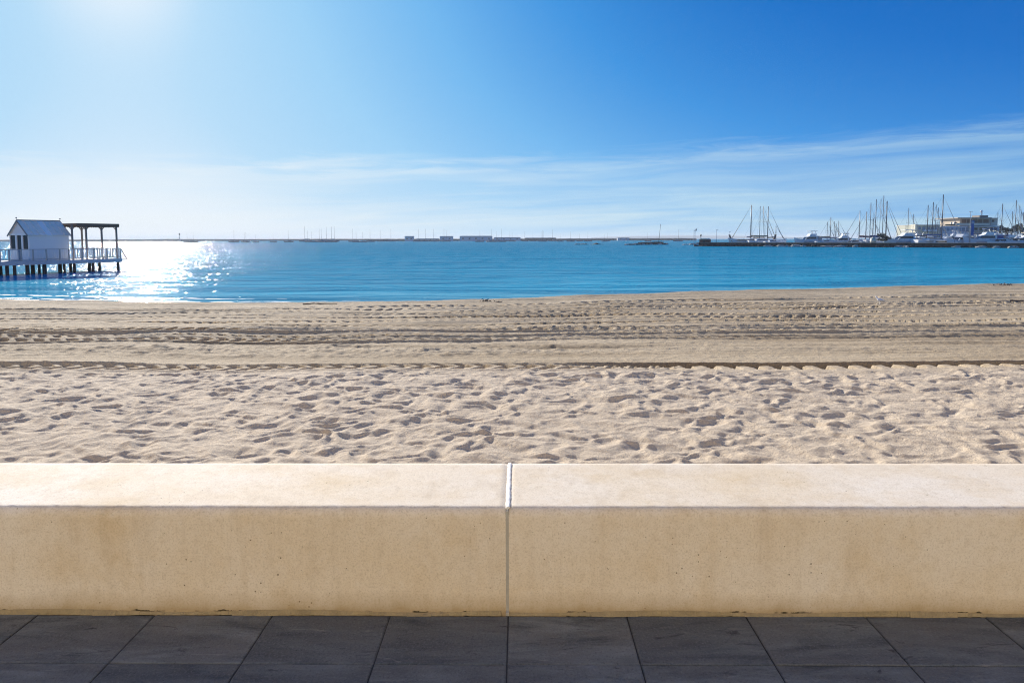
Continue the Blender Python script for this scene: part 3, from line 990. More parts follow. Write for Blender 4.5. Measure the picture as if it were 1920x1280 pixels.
for x in (-OV - 0.012, HL + OV + 0.012):
    bb = MB()
    for sgn in (-1, 1):
        bb.bar((x, HW / 2 + sgn * (HW / 2 + OE), RZ - sl * (HW / 2 + OE) - 0.05), (x, HW / 2, RZ - 0.05), 0.02, 0.13)
    bb.build('barge_board', plain('grey_trim', (0.2, 0.19, 0.2), 0.6), hut)
    f = MB().tube((x, HW / 2, RZ), (x, HW / 2, RZ + 0.13), 0.022, 0.016)
    f.blob((x, HW / 2, RZ + 0.18), (0.06, 0.06, 0.055), 2, 0.0, 8, 6)
    f.build('finial', plain('grey_trim', (0.2, 0.19, 0.2), 0.6), hut)

# open pavilion behind the hut
ps0, ps1 = s_h1 + 0.25, S_END - 0.15
pav = empty('pavilion', pier_pt(0, 0, DZ), PANG, 'open brown timber shade pavilion with scalloped valance beside the hut', 'pavilion')
t_f, t_b = 0.35, 2.75
PZ = (pier_z(226, 419.6, t_f) + pier_z(150, 419.4, t_f)) / 2 - DZ
MB().box(ps0, ps1 + 0.12, t_f - 0.25, t_b + 0.25, PZ - 0.09, PZ).build('roof_deck', M_BROWN, pav)
val = MB()
for (a, b, fixed, axis) in ((ps0, ps1 + 0.12, t_f - 0.25, 0), (ps0, ps1 + 0.12, t_b + 0.25, 0), (t_f - 0.25, t_b + 0.25, ps1 + 0.12, 1)):
    n = int((b - a) / 0.2)
    for k in range(n):
        x0, x1 = a + (b - a) * k / n, a + (b - a) * (k + 1) / n
        pts = [(x0, PZ + 0.01), (x1, PZ + 0.01)] + [(x1 - (x1 - x0) * j / 6, PZ - 0.24 - 0.07 * math.sin(math.pi * j / 6)) for j in range(7)]
        if axis == 0:
            val.prism(pts, fixed - 0.018, fixed + 0.018)
        else:
            m2 = MB().prism(pts, -0.018, 0.018)
            val.add([(fixed - y, x, z) for x, y, z in m2.v], m2.f)
val.build('valance', M_BROWN, pav)
for t, pxs in ((t_f, (139, 165, 194, 223)), (t_b, (157,))):
    for px in pxs:
        s = pier_s(px, t)
        s = min(s, ps1)
        pmb = MB().box(s - 0.06, s + 0.06, t - 0.06, t + 0.06, 0, PZ - 0.09)
        pst = pmb.build('post', plain('faded_brown_post', (0.24, 0.19, 0.165), 0.75, 0.2, 5.0), pav)
        br = MB()
        for sg in (-1, 1):
            if s + sg * 0.3 < ps1 + 0.1:
                br.bar((s + sg * 0.05, t, PZ - 0.52), (s + sg * 0.32, t, PZ - 0.2), 0.05, 0.06)
        br.build('bracket', M_BROWN, pst)
for px, hh in ((186, 0.22), (201, 0.16)):
    pt = empty('potted_plant', pier_pt(pier_s(px, 0.5), 0.5, DZ), PANG, 'small potted plant behind the pier railing, %s of the two' % ('nearer the hut' if px == 186 else 'nearer the steps'), 'potted plant')
    MB().tube((0, 0, 0), (0, 0, 0.16), 0.10, 0.13, 8).build('pot', M_GREY, pt)
    lf = MB()
    for k in range(26):
        a, r_ = random.uniform(0, 6.28), random.uniform(0.03, 0.2)
        c = Vector((r_ * math.cos(a), r_ * math.sin(a), 0.18 + random.uniform(0, hh)))
        d = Vector((random.uniform(-1, 1), random.uniform(-1, 1), random.uniform(-0.3, 1))).normalized() * 0.08
        e = d.orthogonal().normalized() * 0.03
        lf.add([c - e, c + d, c + e], [(0, 1, 2)])
    tag(lf.build('leaves', plain('dull_leaf', (0.05, 0.075, 0.04), 0.7, 0.4, 9.0), pt), kind='stuff')

# ================================================================== BOATS


def hull_mesh(L, B, fb, sheer=0.25, x0=None):
    """rings from transom to stem, waterline at z = 0"""
    rings = []
    for k in range(9):
        u = k / 8
        x = -L / 2 + L * u
        w = B / 2 * (0.80 + 0.2 * math.sin(math.pi * min(1, u * 1.4))) * (1 - max(0, (u - 0.45) / 0.55) ** 2.2) + 0.01
        top = fb * (1 + sheer * (2 * u - 0.9) ** 2 * (1.3 if u > 0.45 else 0.3))
        rake = 0.10 * L * max(0, u - 0.7) / 0.3
        rings.append([(x, -w * 0.5, -0.4), (x + rake * 0.4, -w * 0.9, 0.15), (x + rake, -w, top), (x + rake, 0, top + 0.04), (x + rake, w, top), (x + rake * 0.4, w * 0.9, 0.15), (x, w * 0.5, -0.4)])
    return MB().loft(rings, smooth=False)


def sailboat(name, px, pytop, Y, L, rz, label, cat='sailing boat', group=None, hull=M_GEL, cover=M_BLUE, mast_w=1.0, fb=None, lean=0.0, jib=True, mizzen=None, crosstree=True):
    base = at_y(px, 450, Y)
    mh = at_y(px, pytop, Y).z - WZ
    fb = fb or (0.8 + L * 0.06)
    mx = 0.06 * L
    o = empty(name, (base.x - mx * math.cos(rz), Y - mx * math.sin(rz), WZ), rz, label, cat, group)
    hull_mesh(L, L * 0.3, fb).build('hull', hull, o)
    MB().loft([[(-L * .28, -L * .09, fb), (-L * .28, -L * .07, fb + .55), (-L * .28, L * .07, fb + .55), (-L * .28, L * .09, fb)],
               [(L * .05, -L * .09, fb), (L * .05, -L * .07, fb + .6), (L * .05, L * .07, fb + .6), (L * .05, L * .09, fb)],
               [(L * .22, -L * .05, fb), (L * .2, -L * .03, fb + .25), (L * .2, L * .03, fb + .25), (L * .22, L * .05, fb)]], smooth=False).build('cabin', M_GEL, o)
    MB().box(-L * .24, L * .04, -L * .088, L * .088, fb + .2, fb + .42).build('cabin_window', M_GLASS, o)
    r = 0.10 * mast_w
    mp, mt = Vector((mx, 0, fb)), Vector((mx + lean, 0, mh))
    MB().tube(mp, mt, r, r * 0.75, 6).build('mast', M_ALU, o)
    MB().tube((mx - 0.1, 0, fb + 1.5), (-L * 0.36, 0, fb + 1.4), 0.07).build('boom', M_ALU, o)
    MB().loft([[(mx - .15, .16 * math.cos(a), fb + 1.68 + .2 * math.sin(a)) for a in np.linspace(0, 5.2, 6)],
               [(-L * .34, .10 * math.cos(a), fb + 1.55 + .10 * math.sin(a)) for a in np.linspace(0, 5.2, 6)]]).build('sail_cover', cover, o)
    rg = MB()
    top = mt - Vector((0, 0, 0.2))
    rw = 0.016
    rg.tube(top, (-L * .49, 0, fb), rw, rw, 3)
    rg.tube(top, (L * .52, 0, fb + .2), rw, rw, 3)
    for sg in (-1, 1):
        rg.tube(top, (mx - .2, sg * L * .14, fb), rw, rw, 3)
        if crosstree:
            rg.bar((mx, 0, fb + (mh - fb) * .55), (mx - .1, sg * L * .075, fb + (mh - fb) * .57), 0.05, 0.05)
    rg.build('rigging', M_WIRE, o)
    if jib:
        a, b = Vector((L * .50, 0, fb + .8)), top.lerp(Vector((L * .52, 0, fb + .2)), 0.08)
        MB().tube(a, b, 0.11, 0.03, 6).build('furled_jib', M_TAN if cover is M_TAN else M_GREY, o)
    if mizzen:
        MB().tube((-L * .38, 0, fb), (-L * .38, 0, mizzen), r * .8, r * .5).build('mizzen_mast', M_ALU, o)
    return o


def motor_yacht(px, Y, L, H, rz, label, canvas=None, fly=True, hull=M_GEL, group=None, trim=M_NAVY, name='motor_yacht'):
    """H: overall height above the water; local x towards the bow"""
    p = at_y(px, 450, Y)
    o = empty(name, (p.x, Y, WZ), rz, label, 'motor boat', group)
    H *= 1.12
    fb = H * 0.40
    B = L * 0.34
    hull_mesh(L, B, fb, 0.28).build('hull', hull, o)
    MB().box(-L * .48, L * .30, -B * .515, -B * .49, fb * .62, fb * .72).box(-L * .48, L * .30, B * .49, B * .515, fb * .62, fb * .72).build('hull_stripe', trim, o)
    c = H * 0.66

    def house(x0, x1, x2, x3, z0, z1, w0, w1):
        return MB().loft([[(x0, -w0, z0), (x1, -w0, z0), (x2, -w1, z1), (x3, -w1, z1)], [(x0, w0, z0), (x1, w0, z0), (x2, w1, z1), (x3, w1, z1)]], smooth=False)
    house(-L * .30, L * .26, L * .08, -L * .26, fb, c, B * .40, B * .36).build('cabin', M_GEL, o)
    hz0, hz1 = fb + (c - fb) * .35, fb + (c - fb) * .82
    house(-L * .22, L * .195, L * .115, -L * .21, hz0, hz1, B * .405, B * .385).build('cabin_windows', M_GLASS, o)
    MB().loft([[(L * .245, -B * .3, fb + .1), (L * .10, -B * .27, hz1), (L * .10, B * .27, hz1), (L * .245, B * .3, fb + .1)],
               [(L * .255, -B * .3, fb + .12), (L * .11, -B * .27, hz1 + .03), (L * .11, B * .27, hz1 + .03), (L * .255, B * .3, fb + .12)]], smooth=False).build('windscreen', M_GLASS, o)
    MB().box(-L * .44, L * .07, -B * .42, B * .42, c + 0.002, c + .09).build('flybridge_deck', M_GEL, o)
    if fly:
        house(-L * .20, L * .05, L * .0, -L * .2, c + .092, c + (H - c) * .45, B * .34, B * .34).build('flybridge', M_GEL, o)
        for sg in (-1, 1):
            MB().bar((-L * .24, sg * B * .36, c + .1), (-L * .17, sg * B * .33, H - .14), .22, .12).build('arch_leg', M_GEL, o)
            MB().bar((-L * .02, sg * B * .33, c + .3), (-L * .03, sg * B * .32, H - .14), .06, .06).build('canopy_post', M_GEL, o)
        MB().box(-L * .26, L * .02, -B * .37, B * .37, H - .138, H).build('canopy', canvas or M_GEL, o)
    a = MB()
    for k in range(7):
        x = L * .06 + L * .42 * k / 6
        w_ = B * .46 * (1 - max(0, (k - 1) / 5) ** 2) + .05
        zt = fb * (1 + 0.12 * k / 6)
        for sg in (-1, 1):
            a.tube((x, sg * w_, zt), (x, sg * w_, zt + .7), .02, .02, 4)
            if k < 6:
                x2 = L * .06 + L * .42 * (k + 1) / 6
                w2 = B * .46 * (1 - max(0, k / 5) ** 2) + .05
                a.tube((x, sg * w_, zt + .7), (x2, sg * w2, fb * (1 + .12 * (k + 1) / 6) + .7), .02, .02, 4)
    a.build('bow_rail', M_ALU, o)
    MB().tube((-L * .22, 0, H), (-L * .25, 0, H + 1.7), .03, .015, 4).build('aerial', M_GEL, o)
    if canvas:
        MB().loft([[(-L * .46, -B * .4, fb + .1), (-L * .27, -B * .4, fb + .1), (-L * .27, -B * .38, c), (-L * .42, -B * .38, c - .1)],
                   [(-L * .46, B * .4, fb + .1), (-L * .27, B * .4, fb + .1), (-L * .27, B * .38, c), (-L * .42, B * .38, c - .1)]], smooth=False).build('cockpit_cover', canvas, o)
    return o


# ------------------------------------------------------------------ the quay
def q_at(px):
    return on_z(px, 461.7 + (465.2 - 461.7) * (px - 1307) / 613.0, WZ)


Q0, Q1 = q_at(1309), q_at(1920)
qd = (Q1 - Q0).normalized()
qn = Vector((-qd.y, qd.x, 0))
QA = math.atan2(qd.y, qd.x)
QLEN = (Q1 - Q0).length + 120
QZ = at_y(1600, 455.0, q_at(1600).y).z
quay = empty('quay', (Q0.x, Q0.y, WZ), QA, 'long dark stone quay with a pale concrete edge in front of the marina', 'quay')
qh = QZ - WZ
print('quay', Q0, Q1, QZ)
MB().box(0, QLEN, 0.3, 5.5, -2.0, qh - 0.13).build('quay_wall', plain('quay_stone', (0.05, 0.042, 0.034), 0.9, 0.4, 0.7, bump=0.08), quay)
cpn = int(QLEN / 2.5)
cmesh = MB().box(0.01, 2.49, 0.0, 5.5, qh - 0.128, qh).mesh('cap_stone', M_CONC)
for k in range(cpn):
    link('cap_stone', cmesh, quay, (k * 2.5, random.uniform(-0.04, 0.04), random.uniform(-0.02, 0.02)))
rk = MB()
for k in range(420):
    x = random.uniform(-1.5, QLEN)
    r_ = random.uniform(0.25, 0.55)
    rk.blob((x, random.uniform(-1.0, 0.3), random.uniform(-0.1, 0.35)), (r_ * 1.3, r_, r_ * .8), k, 0.35, 6, 4)
tag(rk.build('armour_stones', M_ROCK, quay), kind='stuff')
ORD = ['first', 'second', 'third', 'fourth', 'fifth', 'sixth', 'seventh', 'eighth', 'ninth', 'tenth', 'eleventh', 'twelfth', 'thirteenth', 'fourteenth', 'fifteenth']
for bi, (px, w_, h_) in enumerate(((1440, 2.0, .5), (1462, 1.6, .55), (1474, 1.0, .5), (1490, 2.0, .7), (1503, 1.2, .5), (1552, 3.2, .4), (1573, 2.4, .5), (1600, 1.2, .6), (1683, 1.7, .5), (1695, 0.9, .45), (1790, 1.6, .5), (1835, 1.9, .5), (1862, 1.2, .5), (1893, 1.6, .5))):
    c = q_at(px)
    b = MB().blob((0, 0, 0.1), (w_, .7, h_), int(px), 0.25, 9, 5).build('pale_boulder', M_PALE_ROCK)
    b.location = (c.x, c.y - 1.2, WZ)
    tag(b, '%s pale boulder from the left at the foot of the dark quay' % ORD[bi], 'boulder', 'pale boulders at the foot of the quay')

# rubble at the quay's left tip and the low rock groyne beyond


def rock_heap(name, px0, px1, py, hmax, label, n, mat=M_ROCK, hump=None, deep=3.0):
    a, b = on_z(px0, py, WZ), on_z(px1, py, WZ)
    o = empty(name, a, math.atan2(b.y - a.y, b.x - a.x), label, 'rocks')
    Lh = (b - a).length
    for k in range(n):
        u = (k + random.uniform(0.1, 0.9)) / n
        hh = hmax * (math.sin(math.pi * min(1, max(0.04, u))) ** .5 if hump is None else hump(u))
        r_ = random.uniform(.6, 1.2) * Lh / n * 1.1
        MB().blob((u * Lh, random.uniform(0, deep), -0.1), (r_, r_ * .9, max(.25, hh * random.uniform(.7, 1.15))), k + int(px0), .32, 8, 5).build('rock', mat, o)
    return o


rock_heap('rock_heap', 1280, 1312, 459.0, 1.1, 'low rubble of pale rocks at the left tip of the quay', 8, M_PALE_ROCK, lambda u: .35 + .65 * u)
rock_heap('rock_islet', 1077, 1101, 458.6, .55, 'left of two low dark rock islets awash in the bay', 6)
rock_heap('rock_islet', 1107, 1129, 458.4, .75, 'right of two low dark rock islets awash in the bay', 6)
g0, g1 = on_z(1172, 459.4, WZ), on_z(1252, 458.6, WZ)
gr = empty('rock_groyne', g0, math.atan2(g1.y - g0.y, g1.x - g0.x), 'low rock groyne with a flat stone crest out in the bay', 'groyne')
GL_ = (g1 - g0).length
for k in range(16):
    u = (k + .5) / 16
    MB().blob((u * GL_, random.uniform(-.4, .4), 0), (GL_ / 16 * .75, .8, .5 + .25 * u), 300 + k, .3, 8, 5).build('rock', M_ROCK if k % 3 else M_PALE_ROCK, gr)
for k in range(9):
    x0 = GL_ * (.45 + .055 * k)
    MB().box(x0, x0 + GL_ * .053, 1.2, 4.2, -.3, 1.05 + .1 * (k % 2) + .03 * k).build('crest_stone', M_ROCK, gr)
MB().box(GL_ * .25, GL_ * .95, .8, 1.19, -.3, .75).build('pale_ledge', M_PALE_ROCK, gr)
pb = at_y(1235, 452, g1.y + 1.5)
pt_ = at_y(1238.5, 422, g1.y + 1.5)
po = empty('leaning_pole', (pb.x, pb.y, WZ + .9), 0, 'tall leaning pole standing on the rock groyne', 'pole')
MB().tube((0, 0, 0), (pt_.x - pb.x, 0, pt_.z - WZ - .9), .11, .07).build('pole_shaft', M_ALU, po)
MB().tube((pt_.x - pb.x, 0, pt_.z - WZ - .9), (pt_.x - pb.x, 0, pt_.z - WZ - .5), .16, .16).build('pole_head', M_GREY, po)

# things standing on the quay's tip
def on_quay(px, off):
    p = q_at(px) + qn * off
    # keep the pixel column
    k = p.y
    return Vector((at_y(px, 450, k).x, k, QZ))


p = on_quay(1301, 3.0)
p = at_y(1302, 456, Q0.y + 4)
hl = empty('harbour_light', (p.x, p.y, WZ + .6), 0, 'slim harbour light on a lattice post at the left tip of the quay', 'beacon')
hh = at_y(1302, 430, p.y).z - WZ - .6
lt = MB()
for sx_ in (-.28, .28):
    lt.tube((sx_, 0, 0), (sx_ * .7, 0, hh), .05, .05, 5)
for k in range(6):
    lt.tube((-.26, 0, hh * k / 6), (.24, 0, hh * (k + 1) / 6), .03, .03, 4)
lt.build('lattice_post', M_GREY, hl)
MB().tube((.55, 0, hh - .45), (.55, 0, hh + .05), .25, .25, 8).tube((.55, 0, hh + .05), (.55, 0, hh + .3), .25, .05, 8).build('lamp_housing', M_GREY, hl)
MB().bar((-.3, 0, hh - .5), (.7, 0, hh - .5), .2, .08).build('lamp_bracket', M_GREY, hl)
p = on_quay(1322, 2.5)
sh = empty('quay_shed', p, QA, 'small rust red store shed with a light roof near the tip of the quay', 'shed')
sw = (at_y(1331, 450, p.y).x - at_y(1313, 450, p.y).x) / 2
shh = at_y(1322, 449, p.y).z - QZ
MB().box(-sw, sw, -1, 1, 0, shh).build('wall', plain('shed_red', (0.12, 0.045, 0.03), 0.8, 0.3), sh)
MB().prism([(-sw - .15, shh + .002), (sw + .15, shh + .002), (sw * .6, shh + .35), (-sw * .6, shh + .35)], -1.15, 1.15).build('roof', M_CREAM, sh)
MB().box(-.4, .4, -1.03, -1.003, 0, shh * .8).build('door', M_DARK, sh)
p = on_quay(1314, 3.5)
bc = empty('beacon_post', p, 0, 'short dark beacon post beside the red shed', 'beacon')
bh = at_y(1314, 439.5, p.y).z - QZ
MB().tube((0, 0, 0), (0, 0, bh - .5), .12, .1).build('post', M_GREY, bc)
MB().blob((0, 0, bh - .35), (.28, .28, .45), 5, .1, 8, 6).build('beacon_head', M_DARK, bc)
for px, py, lab in ((1343, 431, 'left of two slim lamp posts on the empty part of the quay'), (1367, 435, 'right of two slim lamp posts on the empty part of the quay')):
    p = on_quay(px, 2.5)
    lp = empty('lamp_post', p, 0, lab, 'lamp post', 'lamp posts along the quay')
    h_ = at_y(px, py, p.y).z - QZ
    MB().tube((0, 0, 0), (0, 0, h_), .07, .05).build('post', M_GREY, lp)
    MB().box(-.1, .55, -.1, .1, h_, h_ + .1).build('lamp_head', M_GREY, lp)

GS = 'sailing boats berthed in the marina'


def Yq(px, off):
    return q_at(px).y + off


# masts read from the photograph: px, top, distance behind quay, length, heading, label, kwargs
SB = [
    (1407.5, 384.5, 14, 15, 3.05, 'big pale sailing boat with the thick foremost mast and lifted prow, leftmost in the marina', dict(mast_w=1.9, cover=M_TAN, mizzen=None)),
    (1424, 386.5, 20, 12, 0.12, 'sailing boat with a slim mast and crosstrees just right of the lifted prow boat', dict(mast_w=1.1)),
    (1433, 386.5, 26, 12, 0.3, 'sailing boat with a mast leaning left in the left marina group', dict(mast_w=1.2, lean=-0.75, cover=M_TAN)),
    (1439, 387, 15, 13, 0.05, 'blue covered sailing boat with two masts, rightmost of the left marina group', dict(mast_w=1.6, mizzen=None, cover=plain('green_canvas', (0.03, 0.09, 0.07), .8))),
    (1454.5, 423.5, 12, 7.5, 0.1, 'small sailing boat with a short mast at the right end of the left marina group', dict(mast_w=1.0, cover=M_NAVY)),
    (1550.5, 416, 40, 10, .4, 'pale sailing boat with a short mast right of the white flybridge yacht', {}),
    (1556.5, 407, 12, 9, .1, 'sailing boat with the tallest mast between the two flybridge yachts', dict(mast_w=1.3, cover=M_TAN)),
    (1563.5, 415, 44, 10, .3, 'sailing boat directly right of the tall masted one, in the short masted row', {}),
    (1567, 419, 60, 10, 1.2, 'sailing boat with the lowest mast in the short masted row', {}),
    (1571.5, 414, 46, 10, .2, 'rightmost sailing boat of the short masted row', {}),
    (1610.5, 395, 16, 11, 3.0, 'sailing boat with a rust red stripe beside the low white cruiser', dict(mast_w=1.4, cover=M_RED)),
    (1623, 397, 24, 11, 2.9, 'sailing boat with a blue sail cover right of the rust red one', dict(mast_w=1.4)),
    (1630.5, 380, 40, 13, .5, 'tall sailing boat standing back, left in the tall masted cluster', dict(mast_w=1.2)),
    (1636, 410, 18, 9, .2, 'sailing boat with a short thick mast in the tall masted cluster', dict(mast_w=1.5, cover=M_NAVY)),
    (1640.5, 373.5, 30, 14, .1, 'sailing boat with the second tallest mast of the cluster behind the bush', dict(mast_w=1.4)),
    (1648, 372, 46, 14, .4, 'sailing boat with a faint raked mast in the middle of the cluster', dict(mast_w=.7, lean=.3)),
    (1654, 366.5, 34, 15, .15, 'sailing boat with the tallest mast of the cluster behind the bush', dict(mast_w=1.2)),
    (1660.5, 377, 20, 14, .1, 'thick masted sailing boat right of the cluster behind the bush', dict(mast_w=2.0)),
    (1701.5, 390, 40, 12, .2, 'sailing boat with a tan mast foot behind the white cabin cruiser', dict(cover=M_TAN)),
    (1711, 401, 30, 10, .3, 'sailing boat with a low mast left of the cream clubhouse wing', dict(mast_w=.8)),
    (1737.5, 384.5, 16, 12, .1, 'sailing boat moored before the left half of the cream clubhouse wing', dict(mast_w=1.4, cover=M_NAVY)),
    (1747, 379, 22, 13, .1, 'sailing boat moored before the right half of the cream clubhouse wing', dict(mast_w=1.5)),
    (1752.5, 383, 40, 13, .6, 'sailing boat with a faint crossed mast near the clubhouse', dict(mast_w=.8)),
    (1757, 389, 26, 11, .3, 'sailing boat with a thinner mast left of the tallest clubhouse mast', dict(mast_w=.9)),
    (1765, 365, 12, 15, .05, 'sailing boat with the tallest mast in front of the clubhouse', dict(mast_w=1.7)),
    (1868.5, 397, 60, 11, .2, 'sailing boat with a faint mast just right of the clubhouse', dict(mast_w=.7)),
    (1876.5, 382, 26, 13, .1, 'sailing boat with a clear tall mast right of the clubhouse', dict(mast_w=1.3)),
    (1896, 396, 20, 12, .1, 'sailing boat with the first of the masts before the dark trees', dict(mast_w=1.0)),
    (1902, 375, 24, 14, .1, 'sailing boat with the tallest mast before the dark trees', dict(mast_w=1.1)),
    (1907, 384, 30, 13, .3, 'sailing boat with a thin mast right of the tallest before the trees', dict(mast_w=.7, lean=.4)),
    (1912, 398, 24, 10, .2, 'sailing boat with a low mast near the right picture edge', dict(mast_w=.9)),
    (1916.5, 398, 22, 10, .1, 'last sailing boat at the right picture edge', dict(mast_w=1.1)),
]
for px, pt, off, L, rz, lab, kw in SB:
    o = sailboat('sailing_boat', px, pt, Yq(px, off), L, rz, lab, group=GS, fb=(.8 + L * .06) * (1.25 if off < 21 else 1), **kw)
    if 'lifted prow' in lab:
        hx = L * .5
        MB().loft([[(-.5 + hx, -.5, 1.6), (.2 + hx, -.35, 1.6), (.2 + hx, .35, 1.6), (-.5 + hx, .5, 1.6)], [(.3 + hx, -.25, 3.1), (.9 + hx, -.2, 3.2), (.9 + hx, .2, 3.2), (.3 + hx, .25, 3.1)],
                   [(.7 + hx, -.1, 4.2), (1.3 + hx, -.1, 4.1), (1.3 + hx, .1, 4.1), (.7 + hx, .1, 4.2)]], smooth=False).build('raised_prow', M_BROWN, o)
        MB().box(-hx * .85, hx * .8, -2.1, 2.1, 2.25, 2.42).build('gunwale', M_BROWN, o)
    if 'rust red stripe' in lab:
        MB().box(-2.6, 1.2, -1.68, 1.68, 1.35, 1.75).build('hull_stripe', M_RED, o)

motor_yacht(1517, Yq(1517, 12), 9.0, 4.7, 3.25, 'white flybridge motor yacht with dark windows and grey cockpit cover', M_GREY)
motor_yacht(1548, Yq(1548, 11), 5.0, 2.6, 3.1, 'low white runabout just right of the flybridge yacht', None, False, name='runabout')
motor_yacht(1578, Yq(1578, 13), 7.5, 4.0, 3.0, 'white cabin boat with a white hard top left of the rust red stripe', None, True)
motor_yacht(1600, Yq(1600, 10), 6.5, 2.9, 3.3, 'low cream cruiser with long dark windows near the bush', None, False, M_CREAM)
motor_yacht(1634, Yq(1634, 9), 4.5, 2.6, 3.0, 'small grey cabin boat beside the pale tank', None, False, M_GREY, name='cabin_boat')
motor_yacht(1694, Yq(1694, 10), 10.5, 4.8, 3.12, 'white cabin cruiser with square windows right of the bush', None, True)
motor_yacht(1728, Yq(1728, 16), 7.0, 3.8, 0.2, 'white motor boat with a purple blue canopy before the clubhouse wing', plain('violet_canvas', (0.10, 0.07, 0.17), .8), True)
motor_yacht(1762, Yq(1762, 9), 9.0, 2.7, 0.0, 'long low pale speedboat before the clubhouse', None, False, name='speedboat')
motor_yacht(1800, Yq(1800, 11), 9.5, 4.3, 3.5, 'white motor yacht with navy windows left of the blue banner', M_NAVY, True)
motor_yacht(1786, Yq(1786, 20), 7.0, 4.6, 2.8, 'white boat with a rounded screen behind the navy windowed yacht', None, True)
motor_yacht(1846, Yq(1846, 12), 10.0, 4.9, 3.0, 'large white flybridge yacht with blue side panels right of the banner', M_BLUE, True)
motor_yacht(1880, Yq(1880, 11), 8.0, 3.4, 3.2, 'white sloping cabin boat right of the large flybridge yacht', None, False)
motor_yacht(1906, Yq(1906, 13), 7.0, 3.6, 2.6, 'grey cabin boat near the right picture edge', M_GREY, True)
motor_yacht(1708, Yq(1708, 22), 8.0, 4.6, 2.9, 'cream cabin boat behind the white square windowed cruiser', M_TAN, True, M_CREAM)
motor_yacht(1742, Yq(1742, 20), 8.0, 4.2, 0.3, 'white boat with a dark green canopy behind the long pale speedboat', plain('green_canvas', (0.03, 0.09, 0.07), .8), True)
motor_yacht(1772, Yq(1772, 14), 6.5, 3.7, 3.3, 'small white boat with a grey cover left of the rounded screen boat', M_GREY, True)
motor_yacht(1823, Yq(1823, 15), 7.0, 3.6, 2.9, 'white motor boat lying directly under the blue banner', M_NAVY, True)
motor_yacht(1864, Yq(1864, 20), 8.0, 4.4, 3.0, 'white boat with a tan canopy behind the large flybridge yacht', M_TAN, True)
motor_yacht(1893, Yq(1893, 19), 7.5, 4.0, 3.2, 'navy hulled motor boat before the olive trees', M_GREY, True, M_NAVY)
motor_yacht(1918, Yq(1918, 12), 7.5, 3.8, 2.9, 'white motor boat cut by the right picture edge', M_TAN, True)
motor_yacht(1674, Yq(1674, 13), 5.5, 3.0, 3.2, 'small white dinghy boat just right of the bush', None, False, name='runabout')
motor_yacht(1588, Yq(1588, 24), 7.0, 3.9, 0.2, 'grey hulled boat behind the white hard top boat', M_NAVY, True, M_GREY)
tk = empty('pale_tank', on_quay(1637.5, 3.2), 0, 'round pale tank standing left of the bush on the quay', 'tank')
MB().tube((0, 0, 0), (0, 0, 1.15), .85, .85, 14).tube((0, 0, 1.15), (0, 0, 1.6), .85, .25, 14).build('tank_body', M_CREAM, tk)
MB().tube((0, 0, 1.6), (0, 0, 1.75), .27, .27, 10).build('lid', M_GREY, tk)

# ------------------------------------------------------------------ buildings behind the marina


def building_box(o, name, px0, px1, y0, y1, Y, depth, mat, parent=None, zb=None):
    a, b = at_y(px0, y1, Y), at_y(px1, y0, Y)
    z0 = a.z if zb is None else zb
    m = MB().box(a.x - o.location.x, b.x - o.location.x, 0, depth, z0 - o.location.z, b.z - o.location.z)
    w = m.build(name, mat, parent or o)
    w.location.y = Y - o.location.y
    return w


YB = Yq(1820, 48)
club = empty('clubhouse', (at_y(1820, 450, YB).x, YB, QZ - 1), 0, 'white and beige clubhouse with a set back upper storey behind the marina', 'building')
cw = building_box(club, 'wall', 1763, 1874, 423.5, 455, YB, 16, plain('shaded_white_render', (0.52, 0.55, 0.60), .85, .05, .3), zb=QZ - 1)  # white wall with its bluish shade put into the colour
M_BEI = M_TERR
up = building_box(club, 'upper_storey', 1799, 1857, 409.5, 423.3, YB + 2, 11, M_TERR)
up2 = building_box(club, 'upper_storey', 1857.1, 1871, 409.8, 423.3, YB + 3, 9, M_CREAM)
building_box(club, 'roof_slab', 1796, 1860, 407.6, 409.4, YB + 1.2, 13, plain('roof_edge', (0.40, 0.34, 0.27), .8))
building_box(club, 'roof_slab', 1860.2, 1872, 408.4, 409.7, YB + 2.4, 11, M_GREY)
building_box(club, 'balcony_parapet', 1794, 1856, 418.3, 422.6, YB - .6, .5, plain('ivory_render', (.66, .58, .46), .85))
building_box(club, 'roof_room', 1836.5, 1853, 403.8, 407.5, YB + 5, 4, plain('brown_cladding', (0.20, 0.17, 0.15), .8))
for i, (a, b) in enumerate(((1803, 1812), (1813, 1822), (1825, 1833), (1834, 1842), (1844, 1854))):
    wv_ = building_box(club, 'window', a, b, 411.5, 418, YB + 1.94, .05, M_BROWN if i not in (2,) else M_GLASS)
building_box(club, 'window', 1859.5, 1864.5, 412, 416.2, YB + 2.94, .05, M_GLASS)
for k in range(7):
    a = 1768 + 7.2 * k
    building_box(club, 'window', a, a + 5.4, 427, 433, YB - .06, .05, plain('blue_grey_glass', (0.20, 0.25, 0.32), .2))
for a in (1827, 1836, 1845, 1856, 1864):
    building_box(club, 'window', a, a + 6, 427, 431.5, YB - .06, .05, M_GLASS)
building_box(club, 'balcony_slab', 1822, 1875, 424.5, 426, YB - 2.0, 2.0, plain('ivory_render', (.66, .58, .46), .85))
building_box(club, 'awning', 1824, 1872, 433.0, 435.0, YB - 2.4, 2.3, M_TAN)
